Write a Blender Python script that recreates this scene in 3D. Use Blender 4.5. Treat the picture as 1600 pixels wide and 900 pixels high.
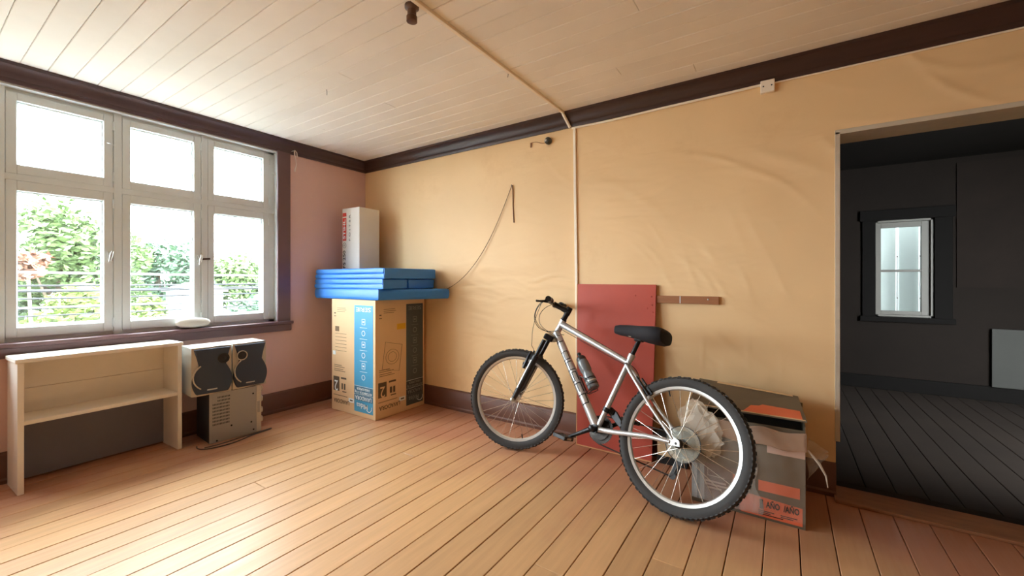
import bpy, bmesh, math, random
from mathutils import Vector, Matrix
random.seed(7)
PI = math.pi
for o in list(bpy.data.objects): bpy.data.objects.remove(o)
sc = bpy.context.scene
COL = sc.collection

# ------------------------------------------------------------------ camera
F_PX, HORIZON = 645.0, 438.0
TH = math.atan2(425.0, F_PX)
cam_d = bpy.data.cameras.new('camera'); cam = bpy.data.objects.new('camera', cam_d); COL.objects.link(cam)
cam_d.sensor_width = 36.0; cam_d.lens = F_PX / 1600 * 36
cam_d.shift_y = -(450 - HORIZON) / 1600
cam_d.clip_start = .02; cam_d.clip_end = 300
cam.location = (3.7035, -2.798, 1.15)
cam.rotation_euler = (PI / 2, 0, TH)
sc.camera = cam

# ------------------------------------------------------------------ world, light, exposure
w = bpy.data.worlds.new('overcast_sky'); sc.world = w; w.use_nodes = True
bg = w.node_tree.nodes['Background']
bg.inputs[0].default_value = (.86, .95, 1.0, 1); bg.inputs[1].default_value = 7.0
def portal(loc, rot, sx, sy):
    d = bpy.data.lights.new('daylight_portal', 'AREA'); d.shape = 'RECTANGLE'; d.size = sx; d.size_y = sy
    d.cycles.is_portal = True
    o = bpy.data.objects.new('daylight_portal', d); COL.objects.link(o); o.location = loc; o.rotation_euler = rot
portal((-.16, -1.94, 1.53), (0, -PI / 2, 0), 1.5, 2.08)      # wide window
portal((-.16, -4.44, 1.53), (0, -PI / 2, 0), 1.5, 2.08)      # added unseen twin on the same wall, for more even daylight
portal((4.74, 3.16, 1.27), (-PI / 2, 0, 0), .5, 1.05)         # small window of the next room
sc.view_settings.view_transform = 'Standard'; sc.view_settings.look = 'None'
sc.view_settings.gamma = 1.0; sc.view_settings.use_curve_mapping = False
sc.view_settings.exposure = 2.2
try:
    sc.cycles.max_bounces = 14; sc.cycles.diffuse_bounces = 8; sc.cycles.transparent_max_bounces = 24
    sc.cycles.sample_clamp_indirect = 12; sc.cycles.use_denoising = True
    sc.cycles.caustics_reflective = False; sc.cycles.caustics_refractive = False
except Exception: pass

# ------------------------------------------------------------------ helpers: materials
def srgb(r, g, b):
    f = lambda c: (c / 255) / 12.92 if c <= 10 else (((c / 255) + .055) / 1.055) ** 2.4
    return (f(r), f(g), f(b), 1)
MATS = {}
def mat(name, col, rough=.6, var=.0, vscale=4.0, stretch=(1, 1, 1), bump=0., bscale=40., bstretch=(1, 1, 1), metal=0., spec=.5,
        dirt=None, dirt_scale=3., dirt_at=.62, dirt_w=.06, rnd=0., rvar=0., coat=0., emit=None):
    m = bpy.data.materials.new(name); m.use_nodes = True; nt = m.node_tree; N = nt.nodes; L = nt.links
    b = N['Principled BSDF']; b.inputs['Roughness'].default_value = rough; b.inputs['Metallic'].default_value = metal
    b.inputs['Specular IOR Level'].default_value = spec; b.inputs['Coat Weight'].default_value = coat
    tc = N.new('ShaderNodeTexCoord')
    def noise(scale, st, det=4, w=0.6):
        mp = N.new('ShaderNodeMapping'); mp.inputs['Scale'].default_value = st; L.new(tc.outputs['Object'], mp.inputs[0])
        n = N.new('ShaderNodeTexNoise'); n.inputs['Scale'].default_value = scale; n.inputs['Detail'].default_value = det
        n.inputs['Roughness'].default_value = w; L.new(mp.outputs[0], n.inputs[0]); return n
    rgb = N.new('ShaderNodeRGB'); rgb.outputs[0].default_value = col; out = rgb.outputs[0]
    if var or rnd:
        hs = N.new('ShaderNodeHueSaturation'); L.new(out, hs.inputs['Color'])
        val = None
        if var:
            n = noise(vscale, stretch); mr = N.new('ShaderNodeMapRange'); L.new(n.outputs[0], mr.inputs[0])
            mr.inputs[1].default_value = .25; mr.inputs[2].default_value = .75
            mr.inputs[3].default_value = 1 - var; mr.inputs[4].default_value = 1 + var; val = mr.outputs[0]
        if rnd:
            oi = N.new('ShaderNodeObjectInfo'); mr = N.new('ShaderNodeMapRange'); L.new(oi.outputs['Random'], mr.inputs[0])
            mr.inputs[3].default_value = 1 - rnd; mr.inputs[4].default_value = 1 + rnd
            if val is not None:
                mu = N.new('ShaderNodeMath'); mu.operation = 'MULTIPLY'; L.new(val, mu.inputs[0]); L.new(mr.outputs[0], mu.inputs[1]); val = mu.outputs[0]
            else: val = mr.outputs[0]
        L.new(val, hs.inputs['Value']); out = hs.outputs[0]
    if dirt:
        n = noise(dirt_scale, stretch, 8, .7); mr = N.new('ShaderNodeMapRange'); L.new(n.outputs[0], mr.inputs[0])
        mr.inputs[1].default_value = dirt_at; mr.inputs[2].default_value = dirt_at + dirt_w
        mx = N.new('ShaderNodeMix'); mx.data_type = 'RGBA'; L.new(mr.outputs[0], mx.inputs[0]); L.new(out, mx.inputs[6])
        mx.inputs[7].default_value = dirt; out = mx.outputs[2]
    L.new(out, b.inputs['Base Color'])
    if rvar:
        n = noise(vscale * 1.7, stretch); mr = N.new('ShaderNodeMapRange'); L.new(n.outputs[0], mr.inputs[0])
        mr.inputs[1].default_value = .3; mr.inputs[2].default_value = .7
        mr.inputs[3].default_value = rough - rvar; mr.inputs[4].default_value = rough + rvar; L.new(mr.outputs[0], b.inputs['Roughness'])
    if bump:
        n = noise(bscale, bstretch, 3, .55); bp = N.new('ShaderNodeBump'); bp.inputs['Strength'].default_value = .6
        bp.inputs['Distance'].default_value = bump; L.new(n.outputs[0], bp.inputs['Height']); L.new(bp.outputs[0], b.inputs['Normal'])
    MATS[name] = m
    return m
def see_through(name, opacity, col, rough, bump=0, bscale=20):
    m = mat(name, col, rough, bump=bump, bscale=bscale); nt = m.node_tree
    t = nt.nodes.new('ShaderNodeBsdfTransparent'); mx = nt.nodes.new('ShaderNodeMixShader'); mx.inputs[0].default_value = opacity
    nt.links.new(t.outputs[0], mx.inputs[1]); nt.links.new(nt.nodes['Principled BSDF'].outputs[0], mx.inputs[2])
    nt.links.new(mx.outputs[0], nt.nodes['Material Output'].inputs[0]); return m

# floor: worn varnish in the middle of the room, red floor paint kept along the walls
def floor_mat():
    m = mat('floor_boards', srgb(204, 162, 116), .42, var=.10, vscale=2.5, stretch=(14, .9, 1), rnd=.10, rvar=.09,
            bump=.0008, bscale=3, bstretch=(30, 2, 1), dirt=srgb(120, 78, 50), dirt_scale=1.6, dirt_at=.66, dirt_w=.12)
    nt = m.node_tree; N = nt.nodes; L = nt.links; b = N['Principled BSDF']
    src = b.inputs['Base Color'].links[0].from_socket
    g = N.new('ShaderNodeNewGeometry'); sp = N.new('ShaderNodeSeparateXYZ'); L.new(g.outputs['Position'], sp.inputs[0])
    n = N.new('ShaderNodeTexNoise'); n.inputs['Scale'].default_value = 2.2; n.inputs['Detail'].default_value = 6; L.new(g.outputs['Position'], n.inputs[0])
    def m_(op, a, b2):
        k = N.new('ShaderNodeMath'); k.operation = op
        for i, s in enumerate((a, b2)):
            if isinstance(s, (int, float)): k.inputs[i].default_value = s
            else: L.new(s, k.inputs[i])
        return k.outputs[0]
    dwall = m_('MINIMUM', m_('MULTIPLY', sp.outputs[1], -1.0), m_('MULTIPLY', sp.outputs[0], 1.15))
    k = m_('ADD', dwall, m_('MULTIPLY', m_('SUBTRACT', n.outputs[0], .5), 1.3))
    mr = N.new('ShaderNodeMapRange'); L.new(k, mr.inputs[0]); mr.inputs[1].default_value = .35; mr.inputs[2].default_value = 1.0
    mr.inputs[3].default_value = .75; mr.inputs[4].default_value = 0
    mx = N.new('ShaderNodeMix'); mx.data_type = 'RGBA'; L.new(mr.outputs[0], mx.inputs[0]); L.new(src, mx.inputs[6])
    mx.inputs[7].default_value = srgb(176, 116, 94); L.new(mx.outputs[2], b.inputs['Base Color'])
    return m
FLOOR = floor_mat()
SUBFLOOR = mat('dark_subfloor', srgb(52, 30, 20), .9)
CEIL = mat('ceiling_paint', srgb(243, 238, 230), .7, var=.05, vscale=2, rnd=.025, bump=.0008, bscale=60,
           dirt=srgb(176, 158, 130), dirt_scale=4, dirt_at=.70, dirt_w=.1)
CEIL_GAP = mat('ceiling_gap', srgb(140, 120, 98), .9)
def wall_orange():
    m = mat('orange_wallpaper', srgb(236, 202, 152), .55, var=.04, vscale=1.2, dirt=srgb(224, 184, 132), dirt_scale=1.3, dirt_at=.58, dirt_w=.25, bump=0)
    nt = m.node_tree; N = nt.nodes; L = nt.links; b = N['Principled BSDF']
    g = N.new('ShaderNodeTexCoord')
    def nz(scale, st, det, dist=0):
        mp = N.new('ShaderNodeMapping'); mp.inputs['Scale'].default_value = st; mp.inputs['Rotation'].default_value = (0, .5, 0); L.new(g.outputs['Object'], mp.inputs[0])
        n = N.new('ShaderNodeTexNoise'); n.inputs['Scale'].default_value = scale; n.inputs['Detail'].default_value = det; n.inputs['Distortion'].default_value = dist
        L.new(mp.outputs[0], n.inputs[0]); return n.outputs[0]
    b1 = N.new('ShaderNodeBump'); b1.inputs['Strength'].default_value = .5; b1.inputs['Distance'].default_value = .018; L.new(nz(1.6, (1, 1, 2.4), 3, .8), b1.inputs['Height'])
    b2 = N.new('ShaderNodeBump'); b2.inputs['Strength'].default_value = .5; b2.inputs['Distance'].default_value = .022
    mk = N.new('ShaderNodeMapRange'); L.new(nz(.9, (1, 1, 1.3), 2), mk.inputs[0]); mk.inputs[1].default_value = .48; mk.inputs[2].default_value = .66
    mu = N.new('ShaderNodeMath'); mu.operation = 'MULTIPLY'; L.new(mk.outputs[0], mu.inputs[0]); L.new(nz(3.4, (.55, 1, 1.7), 1, 1.2), mu.inputs[1]); L.new(mu.outputs[0], b2.inputs['Height'])
    L.new(b1.outputs[0], b2.inputs['Normal']); L.new(b2.outputs[0], b.inputs['Normal'])
    return m
ORANGE = wall_orange()
PINK = mat('pink_wallpaper', srgb(220, 186, 178), .6, var=.05, vscale=1.5, bump=.002, bscale=6)
PLAIN = mat('ochre_plaster', srgb(134, 104, 78), .7, var=.04)
TRIM = mat('dark_brown_trim', srgb(62, 40, 34), .38, var=.15, vscale=6, stretch=(1, 1, 4), bump=.001, bscale=30, dirt=srgb(110, 88, 76), dirt_scale=9, dirt_at=.72, dirt_w=.05)
BASEB = mat('brown_baseboard_paint', srgb(104, 66, 50), .45, var=.12, vscale=5, bump=.001, bscale=25)
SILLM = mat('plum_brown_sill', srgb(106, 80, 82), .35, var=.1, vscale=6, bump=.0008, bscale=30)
WHITEW = mat('chipped_white_window_paint', srgb(210, 218, 220), .45, var=.05, vscale=5, bump=.0012, bscale=35, dirt=srgb(92, 84, 72), dirt_scale=11, dirt_at=.73, dirt_w=.03)
GLASS = see_through('window_glass', .05, srgb(235, 245, 245), .02)
JAMB = mat('worn_pale_jamb', srgb(196, 184, 164), .6, var=.1, vscale=8, bump=.002, bscale=25, dirt=srgb(120, 84, 62), dirt_scale=7, dirt_at=.68)
DARKROOM = mat('gloom_wall_boards', srgb(25, 19, 15), .9, spec=.15, var=.2, vscale=1.5)  # next room's lack of light is put into its wall and floor colours
DARKFLOOR = mat('dusty_gloom_floor', srgb(43, 34, 28), .75, spec=.25, var=.25, vscale=2, rnd=.06)
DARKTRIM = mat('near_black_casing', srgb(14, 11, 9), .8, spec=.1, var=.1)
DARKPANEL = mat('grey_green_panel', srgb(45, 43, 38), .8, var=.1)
BATT = mat('white_batten_paint', srgb(240, 244, 242), .5)
SHEET = mat('white_painted_sheet', srgb(186, 198, 192), .5, var=.04, vscale=3)
METAL_PALE = mat('pale_metal', srgb(190, 190, 186), .3, metal=.8)
WHITEP = mat('white_shelf_paint', srgb(232, 226, 216), .45, var=.05, vscale=4, bump=.0006, bscale=40, dirt=srgb(170, 145, 115), dirt_scale=6, dirt_at=.7, dirt_w=.08)

# ------------------------------------------------------------------ helpers: geometry
OFFS = {}
class MB:
    def __init__(s, T=None): s.v = []; s.f = []; s.T = T or Matrix()
    def add(s, vs, fs):
        n = len(s.v); s.v += [s.T @ Vector(p) for p in vs]; s.f += [tuple(i + n for i in f) for f in fs]; return s
    def hexa(s, p):
        return s.add(p, [(0, 3, 2, 1), (4, 5, 6, 7), (0, 1, 5, 4), (1, 2, 6, 5), (2, 3, 7, 6), (3, 0, 4, 7)])
    def box(s, x0, x1, y0, y1, z0, z1):
        return s.hexa([(x0, y0, z0), (x1, y0, z0), (x1, y1, z0), (x0, y1, z0), (x0, y0, z1), (x1, y0, z1), (x1, y1, z1), (x0, y1, z1)])
    def obox(s, c, ax, h):
        c = Vector(c); a = [Vector(k).normalized() * q for k, q in zip(ax, h)]
        P = [c + a[0] * i + a[1] * j + a[2] * k for k in (-1, 1) for i, j in ((-1, -1), (1, -1), (1, 1), (-1, 1))]
        return s.hexa(P)
    def bar(s, p, q, wd, th, up=(0, 0, 1)):
        p = Vector(p); q = Vector(q); d = (q - p); u = Vector(up); sd = d.cross(u)
        if sd.length < 1e-6: sd = d.cross(Vector((1, 0, 0)))
        u2 = sd.cross(d); return s.obox((p + q) / 2, (d, sd, u2), (d.length / 2, wd / 2, th / 2))
    def rings(s, R, cap=True, closed=False):
        n = len(R[0]); vs = [p for r in R for p in r]; fs = []
        m = len(R)
        for i in range(m if closed else m - 1):
            a = i * n; b = ((i + 1) % m) * n
            for j in range(n): fs.append((a + j, a + (j + 1) % n, b + (j + 1) % n, b + j))
        if cap and not closed: fs.append(tuple(range(n - 1, -1, -1))); fs.append(tuple((m - 1) * n + j for j in range(n)))
        return s.add(vs, fs)
    def tube(s, pts, r, n=8, flat=1.0, up=(0, 0, 1)):
        P = [Vector(p) for p in pts]; m = len(P); rr = r if isinstance(r, (list, tuple)) else [r] * m
        R = []; prev = None
        for i in range(m):
            d = (P[min(i + 1, m - 1)] - P[max(i - 1, 0)]).normalized()
            if prev is None:
                u = Vector(up); a = d.cross(u)
                if a.length < 1e-4: a = d.cross(Vector((1, 0, 0)))
            else: a = prev - d * prev.dot(d)
            a.normalize(); b = d.cross(a); prev = a
            R.append([P[i] + (a * math.cos(2 * PI * k / n) * flat + b * math.sin(2 * PI * k / n)) * rr[i] for k in range(n)])
        return s.rings(R)
    def lathe(s, prof, o, axis, n=24):
        o = Vector(o); ax = Vector(axis).normalized(); a = ax.cross(Vector((0, 0, 1)))
        if a.length < 1e-4: a = ax.cross(Vector((1, 0, 0)))
        a.normalize(); b = ax.cross(a)
        return s.rings([[o + ax * h + (a * math.cos(2 * PI * k / n) + b * math.sin(2 * PI * k / n)) * max(r, 1e-4) for k in range(n)] for r, h in prof])
    def loop_lathe(s, prof, o, axis, n=48):
        o = Vector(o); ax = Vector(axis).normalized(); a = ax.cross(Vector((0, 0, 1)))
        if a.length < 1e-4: a = ax.cross(Vector((1, 0, 0)))
        a.normalize(); b = ax.cross(a)
        R = [[o + ax * h + (a * math.cos(2 * PI * k / n) + b * math.sin(2 * PI * k / n)) * r for r, h in prof] for k in range(n)]
        return s.rings(R, closed=True)
    def prism(s, poly, o, ux, uy, un, d0, d1):
        o = Vector(o); ux = Vector(ux); uy = Vector(uy); un = Vector(un)
        return s.rings([[o + ux * x + uy * y + un * d for x, y in poly] for d in (d0, d1)])
    def sphere(s, c, r, n=10, m=6):
        c = Vector(c); rx, ry, rz = r if isinstance(r, (tuple, list)) else (r, r, r)
        R = []
        for i in range(m + 1):
            t = -PI / 2 + PI * i / m; k = max(math.cos(t), .02)
            R.append([c + Vector((rx * k * math.cos(2 * PI * j / n), ry * k * math.sin(2 * PI * j / n), rz * math.sin(t))) for j in range(n)])
        return s.rings(R)
    def build(s, name, m, parent=None, smooth=False, bevel=0., root=None, seg=2):
        off = Vector((0, 0, 0)); p = parent
        if parent is not None: off = OFFS[parent.name]
        elif root is not None: off = Vector(root)
        me = bpy.data.meshes.new(name); me.from_pydata([tuple(v - off) for v in s.v], [], s.f); me.validate()
        bm = bmesh.new(); bm.from_mesh(me); bmesh.ops.recalc_face_normals(bm, faces=bm.faces); bm.to_mesh(me); bm.free()
        if smooth:
            for q in me.polygons: q.use_smooth = True
            me.set_sharp_from_angle(angle=math.radians(38))
        me.materials.append(m); o = bpy.data.objects.new(name, me); COL.objects.link(o)
        if bevel:
            md = o.modifiers.new('edge', 'BEVEL'); md.width = bevel; md.segments = seg; md.limit_method = 'ANGLE'; md.angle_limit = math.radians(40)
        if parent is not None: o.parent = parent; OFFS[o.name] = off
        else: o.location = off; OFFS[o.name] = off
        return o
def tag(o, label=None, cat=None, group=None, kind=None):
    if label: o['label'] = label
    if cat: o['category'] = cat
    if group: o['group'] = group
    if kind: o['kind'] = kind
    return o
def thing(name, label, cat, loc, group=None):
    o = bpy.data.objects.new(name, None); COL.objects.link(o); o.location = loc; o.empty_display_size = .05
    OFFS[o.name] = Vector(loc); return tag(o, label, cat, group)
def struct(o, label, cat): return tag(o, label, cat, kind='structure')
def lettering(body, size, o, ux, uy, m, parent, name='lettering', align='LEFT', bold=0., sx=1., depth=.0006):
    c = bpy.data.curves.new('t', 'FONT'); c.body = body; c.size = size; c.align_x = align; c.align_y = 'CENTER'; c.extrude = depth / 2; c.offset = bold
    c.resolution_u = 3
    t = bpy.data.objects.new('t', c); COL.objects.link(t); bpy.context.view_layer.update()
    dg = bpy.context.evaluated_depsgraph_get(); me = bpy.data.meshes.new_from_object(t.evaluated_get(dg))
    bpy.data.objects.remove(t)
    ux = Vector(ux).normalized(); uy = Vector(uy).normalized(); un = ux.cross(uy); off = OFFS[parent.name]; o = Vector(o)
    for v in me.vertices: v.co = o + ux * v.co.x * sx + uy * v.co.y + un * (v.co.z + depth) - off
    me.materials.clear(); me.materials.append(m)
    ob = bpy.data.objects.new(name, me); COL.objects.link(ob); ob.parent = parent; OFFS[ob.name] = off; return ob
def bez(p0, p1, p2, p3, n=14):
    p0, p1, p2, p3 = map(Vector, (p0, p1, p2, p3)); R = []
    for i in range(n + 1):
        t = i / n; R.append(p0 * (1 - t) ** 3 + p1 * 3 * t * (1 - t) ** 2 + p2 * 3 * t * t * (1 - t) + p3 * t ** 3)
    return R

# ================================================================== THE ROOM
XR, YF, ZC = 5.30, -6.20, 2.39      # right wall, wall behind the camera, ceiling
# floor ------------------------------------------------------------
fl = struct(MB().box(-.1, XR + .1, YF - .1, .2, -.08, -.022).build('floor', SUBFLOOR), 'worn orange brown wooden plank floor of the room', 'floor')
PW = .129; x = 3.115 - PW * 24
joints = {9: [-1.64], 13: [-3.0], 17: [-2.1], 22: [-1.35], 25: [-1.05], 28: [-2.6], 31: [-1.9], 5: [-2.7], 12: [-.9], 35: [-1.2]}
i = 0
while x < XR:
    a, b_ = max(x, 0.002), min(x + PW, XR)
    if b_ - a > .02:
        ys = [YF] + sorted(joints.get(i, [])) + [0.0]
        for y0, y1 in zip(ys[:-1], ys[1:]):
            g = .0013 + .0012 * random.random()
            dz = random.uniform(-.0012, .0)
            MB().box(a + g, b_ - g, y0 + .001, y1 - .001, -.022, dz).build('plank', FLOOR, fl, bevel=.0018, seg=1)
    x += PW; i += 1
# ceiling ----------------------------------------------------------
ce = struct(MB().box(-.1, XR + .1, YF - .1, .2, ZC + .018, ZC + .1).build('ceiling', CEIL_GAP), 'cream painted tongue and groove board ceiling', 'ceiling')
BW = .1065; y = -2.482 - BW * 36
i = 0
while y < 0:
    a, b_ = max(y, YF), min(y + BW, 0)
    if b_ - a > .01:
        cuts = [0] + ([random.uniform(.8, 4.6)] if i % 2 else [random.uniform(2.2, 3.2), 4.4] if i % 5 == 0 else []) + [XR]
        for x0, x1 in zip(cuts[:-1], cuts[1:]):
            MB().box(x0 + .0008, x1 - .0008, a + .0012, b_ - .0012, ZC + random.uniform(-.0008, .0008), ZC + .02).build('ceiling_board', CEIL, ce, bevel=.0026, seg=1)
    y += BW; i += 1
# walls ------------------------------------------------------------
WY0, WY1, WZ0, WZ1 = -2.98, -.90, .77, 2.29
WSH = -2.5                           # offset of the unseen second window, added to even the daylight
wl = MB(); wl.box(-.2, 0, YF - .1, WY0 + WSH, 0, ZC); wl.box(-.2, 0, WY1 + WSH, WY0, 0, ZC); wl.box(-.2, 0, WY1, .0, 0, ZC)
for q in (0, WSH): wl.box(-.2, 0, WY0 + q, WY1 + q, 0, WZ0); wl.box(-.2, 0, WY0 + q, WY1 + q, WZ1, ZC)
struct(wl.build('wall_left', PINK), 'pinkish wall holding the wide casement window', 'wall')
DX0, DX1, DZ = 3.935, 4.85, 1.94
wb = MB(); wb.box(-.2, DX0, 0, .2, 0, ZC); wb.box(DX1, XR + .2, 0, .2, 0, ZC); wb.box(DX0, DX1, 0, .2, DZ, ZC)
wbo = struct(wb.build('wall_back', ORANGE), 'wrinkled orange papered wall with the doorway', 'wall')
# the loose paper itself: a fine sheet with sagging folds
rw = random.Random(21); folds = []
def fold_field(n, x0, x1, z0, z1, a0, a1, l0, l1, w0, w1, h0, h1):
    for _ in range(n):
        a = rw.uniform(a0, a1); folds.append((rw.uniform(x0, x1), rw.uniform(z0, z1), math.cos(a), math.sin(a), rw.uniform(l0, l1), rw.uniform(w0, w1), rw.uniform(h0, h1), rw.uniform(-1.6, 1.6)))
fold_field(16, 3.3, 4.9, 1.75, 2.2, -.75, -.15, .12, .34, .014, .03, .003, .007)
fold_field(14, 2.9, 3.7, 1.08, 1.5, -1.25, -.8, .06, .16, .010, .018, .0015, .0035)
fold_field(12, 3.0, 3.9, .55, .95, -.8, -.3, .06, .2, .012, .022, .0015, .004)
fold_field(10, 1.2, 2.4, 1.0, 1.2, -.2, .25, .08, .25, .008, .016, .0015, .004)
fold_field(14, .3, 2.9, 1.2, 2.1, -.9, .3, .1, .3, .015, .03, .001, .003)
fold_field(6, 3.2, 3.85, .5, .72, 1.45, 1.7, .08, .16, .006, .010, .002, .004)
def paper(x0, x1, z0, z1, st=.0125):
    nx, nz_ = max(1, round((x1 - x0) / st)), max(1, round((z1 - z0) / st)); V = []
    for j in range(nz_ + 1):
        for i in range(nx + 1):
            xx, zz = x0 + (x1 - x0) * i / nx, z0 + (z1 - z0) * j / nz_; d_ = .0012
            for (fx, fz, ca, sa, l, w_, h, cv) in folds:
                u = (xx - fx) * ca + (zz - fz) * sa
                if abs(u) > 2.2 * l: continue
                v = -(xx - fx) * sa + (zz - fz) * ca - cv * u * u
                if abs(v) > 3 * w_: continue
                d_ += h * math.exp(-(u / l) ** 2 * 1.2 - (v / w_) ** 2)
            V.append((xx, -d_, zz))
    W_ = nx + 1; q = MB(); q.add(V, [(j * W_ + i, j * W_ + i + 1, (j + 1) * W_ + i + 1, (j + 1) * W_ + i) for j in range(nz_) for i in range(nx)])
    o = q.build('wallpaper', ORANGE, wbo)
    for p in o.data.polygons: p.use_smooth = True
paper(0, DX0 - .004, .15, ZC - .09); paper(DX0 - .004, XR, DZ + .012, ZC - .09)
struct(MB().box(XR, XR + .2, YF - .1, 0, 0, ZC).build('wall_right', PLAIN), 'plain wall right of the camera', 'wall')
struct(MB().box(-.2, XR + .2, YF - .2, YF, 0, ZC).build('wall_front', PLAIN), 'plain wall behind the camera', 'wall')

# cornices ---------------------------------------------------------
prof = [(0, -.11), (.012, -.11), (.016, -.102), (.016, -.085), (.024, -.078), (.030, -.058), (.040, -.036), (.054, -.026), (.060, -.020), (.060, 0), (0, 0)]
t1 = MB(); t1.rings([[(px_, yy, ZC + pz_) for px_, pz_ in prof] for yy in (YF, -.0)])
struct(t1.build('trim_1', mat('hazed_brown_cornice', srgb(74, 56, 60), .4, var=.12, vscale=6, bump=.001, bscale=30), smooth=True), 'dark cornice moulding above the window wall', 'cornice')  # brown cornice; window haze is put into the colour as plum
t2 = MB(); t2.rings([[(xx, -px_, ZC + pz_) for px_, pz_ in prof] for xx in (0., XR)])
struct(t2.build('trim_2', TRIM, smooth=True), 'dark brown cornice moulding along the orange wall', 'cornice')
# baseboards -------------------------------------------------------
bprof = [(0, 0), (.030, 0), (.030, .02), (.022, .03), (.022, .125), (.018, .132), (.018, .158), (.012, .168), (0, .175)]
struct(MB().rings([[(q, yy, z_) for q, z_ in bprof] for yy in (YF, 0.)]).build('baseboard_left', BASEB, smooth=True), 'tall brown baseboard under the window wall', 'baseboard')
struct(MB().rings([[(xx, -q, z_) for q, z_ in bprof] for xx in (0., DX0)]).build('baseboard_back', BASEB, smooth=True), 'tall brown baseboard along the orange wall', 'baseboard')
struct(MB().rings([[(xx, -q, z_) for q, z_ in bprof] for xx in (DX1 + .01, XR)]).build('baseboard_right', BASEB, smooth=True), 'short brown baseboard right of the doorway', 'baseboard')
# doorway lining ---------------------------------------------------
d = MB(); d.box(DX0 - .004, DX0 + .018, -.006, .2, .29, DZ); struct(d.build('trim_3', JAMB, bevel=.002), 'thin worn pale jamb strip on the doorway edge', 'jamb')
d = MB(); d.box(DX0 - .004, DX1, -.006, .205, DZ - .012, DZ + .012); struct(d.build('trim_4', JAMB, bevel=.002), 'pale peeling board lining the top of the doorway', 'lintel')
thr = MB(); thr.box(DX0 - .01, DX1, -.10, .10, 0.0, .016); struct(thr.build('trim_5', mat('worn_threshold', srgb(150, 104, 72), .6, var=.2, vscale=5, stretch=(1, 6, 1), bump=.002), bevel=.004), 'worn wooden threshold board in the doorway', 'threshold')

# ---- big casement window -----------------------------------------
HW = mat('grey_window_catch', srgb(176, 174, 168), .35, metal=.4)
def casement_window(name, label, sh):
    M0 = Matrix.Translation((0, sh, 0)); MB_ = lambda: MB(M0)
    win = thing(name, label, 'window', (-.08, -1.9 + sh, WZ0)); win['kind'] = 'structure'
    XW0, XW1 = -.125, -.045
    f = MB_()
    f.box(XW0 - .02, XW1 - .012, -.96, -.90, WZ0, WZ1); f.box(XW0 - .02, XW1 - .012, -2.98, -2.925, WZ0, WZ1)
    f.box(XW0 - .02, XW1 - .012, -2.98, -.90, 2.25, WZ1); f.box(XW0 - .02, XW1 - .012, -2.98, -.90, WZ0, .812)
    f.box(XW0 - .02, XW1 + .002, -2.98, -.90, 1.735, 1.773)
    for yc in (-1.439, -1.937, -2.441): f.box(XW0 - .02, XW1 + .004, yc - .021, yc + .021, WZ0, WZ1)
    f.build('frame', WHITEW, win, bevel=.003)
    MB_().box(XW1 - .012, 0, -.912, -.90, WZ0, WZ1).build('reveal_board', WHITEW, win)
    MB_().box(XW1 - .012, 0, -2.98, -.912, WZ1 - .02, WZ1).build('reveal_board', WHITEW, win)
    for (a, b_) in ((-1.418, -.96), (-1.916, -1.460), (-2.420, -1.958), (-2.925, -2.462)):  # last casement is unseen, added to let in more daylight
        for (z0, z1, g0, g1) in ((.812, 1.735, .872, 1.677), (1.773, 2.25, 1.828, 2.203)):
            s = MB_(); s.box(XW0, XW1, a + .002, a + .045, z0, z1); s.box(XW0, XW1, b_ - .047, b_ - .002, z0, z1)
            s.box(XW0, XW1, a + .045, b_ - .047, z0, g0); s.box(XW0, XW1, a + .045, b_ - .047, g1, z1)
            sash = s.build('sash', WHITEW, win, bevel=.003)
            MB_().box(-.092, -.088, a + .045, b_ - .047, g0, g1).build('pane', GLASS, sash)
            bd = MB_()
            for q in ((a + .045, a + .052, g0, g1), (b_ - .054, b_ - .047, g0, g1), (a + .052, b_ - .054, g0, g0 + .007), (a + .052, b_ - .054, g1 - .007, g1)): bd.box(-.088, -.074, *q)
            bd.build('glazing_bead', WHITEW, sash)
        for zz in (.87, 1.66, 1.84, 2.18):
            MB_().tube([(XW1 + .006, b_ - .001, zz - .03), (XW1 + .006, b_ - .001, zz + .03)], .006, 8).build('hinge', WHITEW, win)
    for yc, dy in ((-1.965, -1), (-1.462, -1), (-2.47, -1)):
        h = MB_(); h.obox((XW1 + .006, yc + dy * .012, 1.31), ((1, 0, 0), (0, 1, 0), (0, 0, 1)), (.006, .012, .03))
        h.tube([(XW1 + .008, yc + dy * .012, 1.31), (XW1 + .03, yc + dy * .014, 1.312)], .006, 8)
        h.tube([(XW1 + .03, yc + dy * .004, 1.345), (XW1 + .034, yc + dy * .012, 1.315), (XW1 + .034, yc + dy * .02, 1.27)], [.006, .009, .005], 8)
        h.build('catch', HW, win, smooth=True)
    MB_().bar((XW1 + .012, -1.472, 1.312), (XW1 + .012, -1.405, 1.318), .004, .014).build('catch_bar', TRIM, win)
    for yc, zz in ((-1.99, 2.06), (-.94, 2.09)):
        MB_().tube([(XW1 + .004, yc, zz), (XW1 + .02, yc + .01, zz - .004), (XW1 + .02, yc + .03, zz - .012)], .003, 6).build('hook', WHITEW, win)

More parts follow.
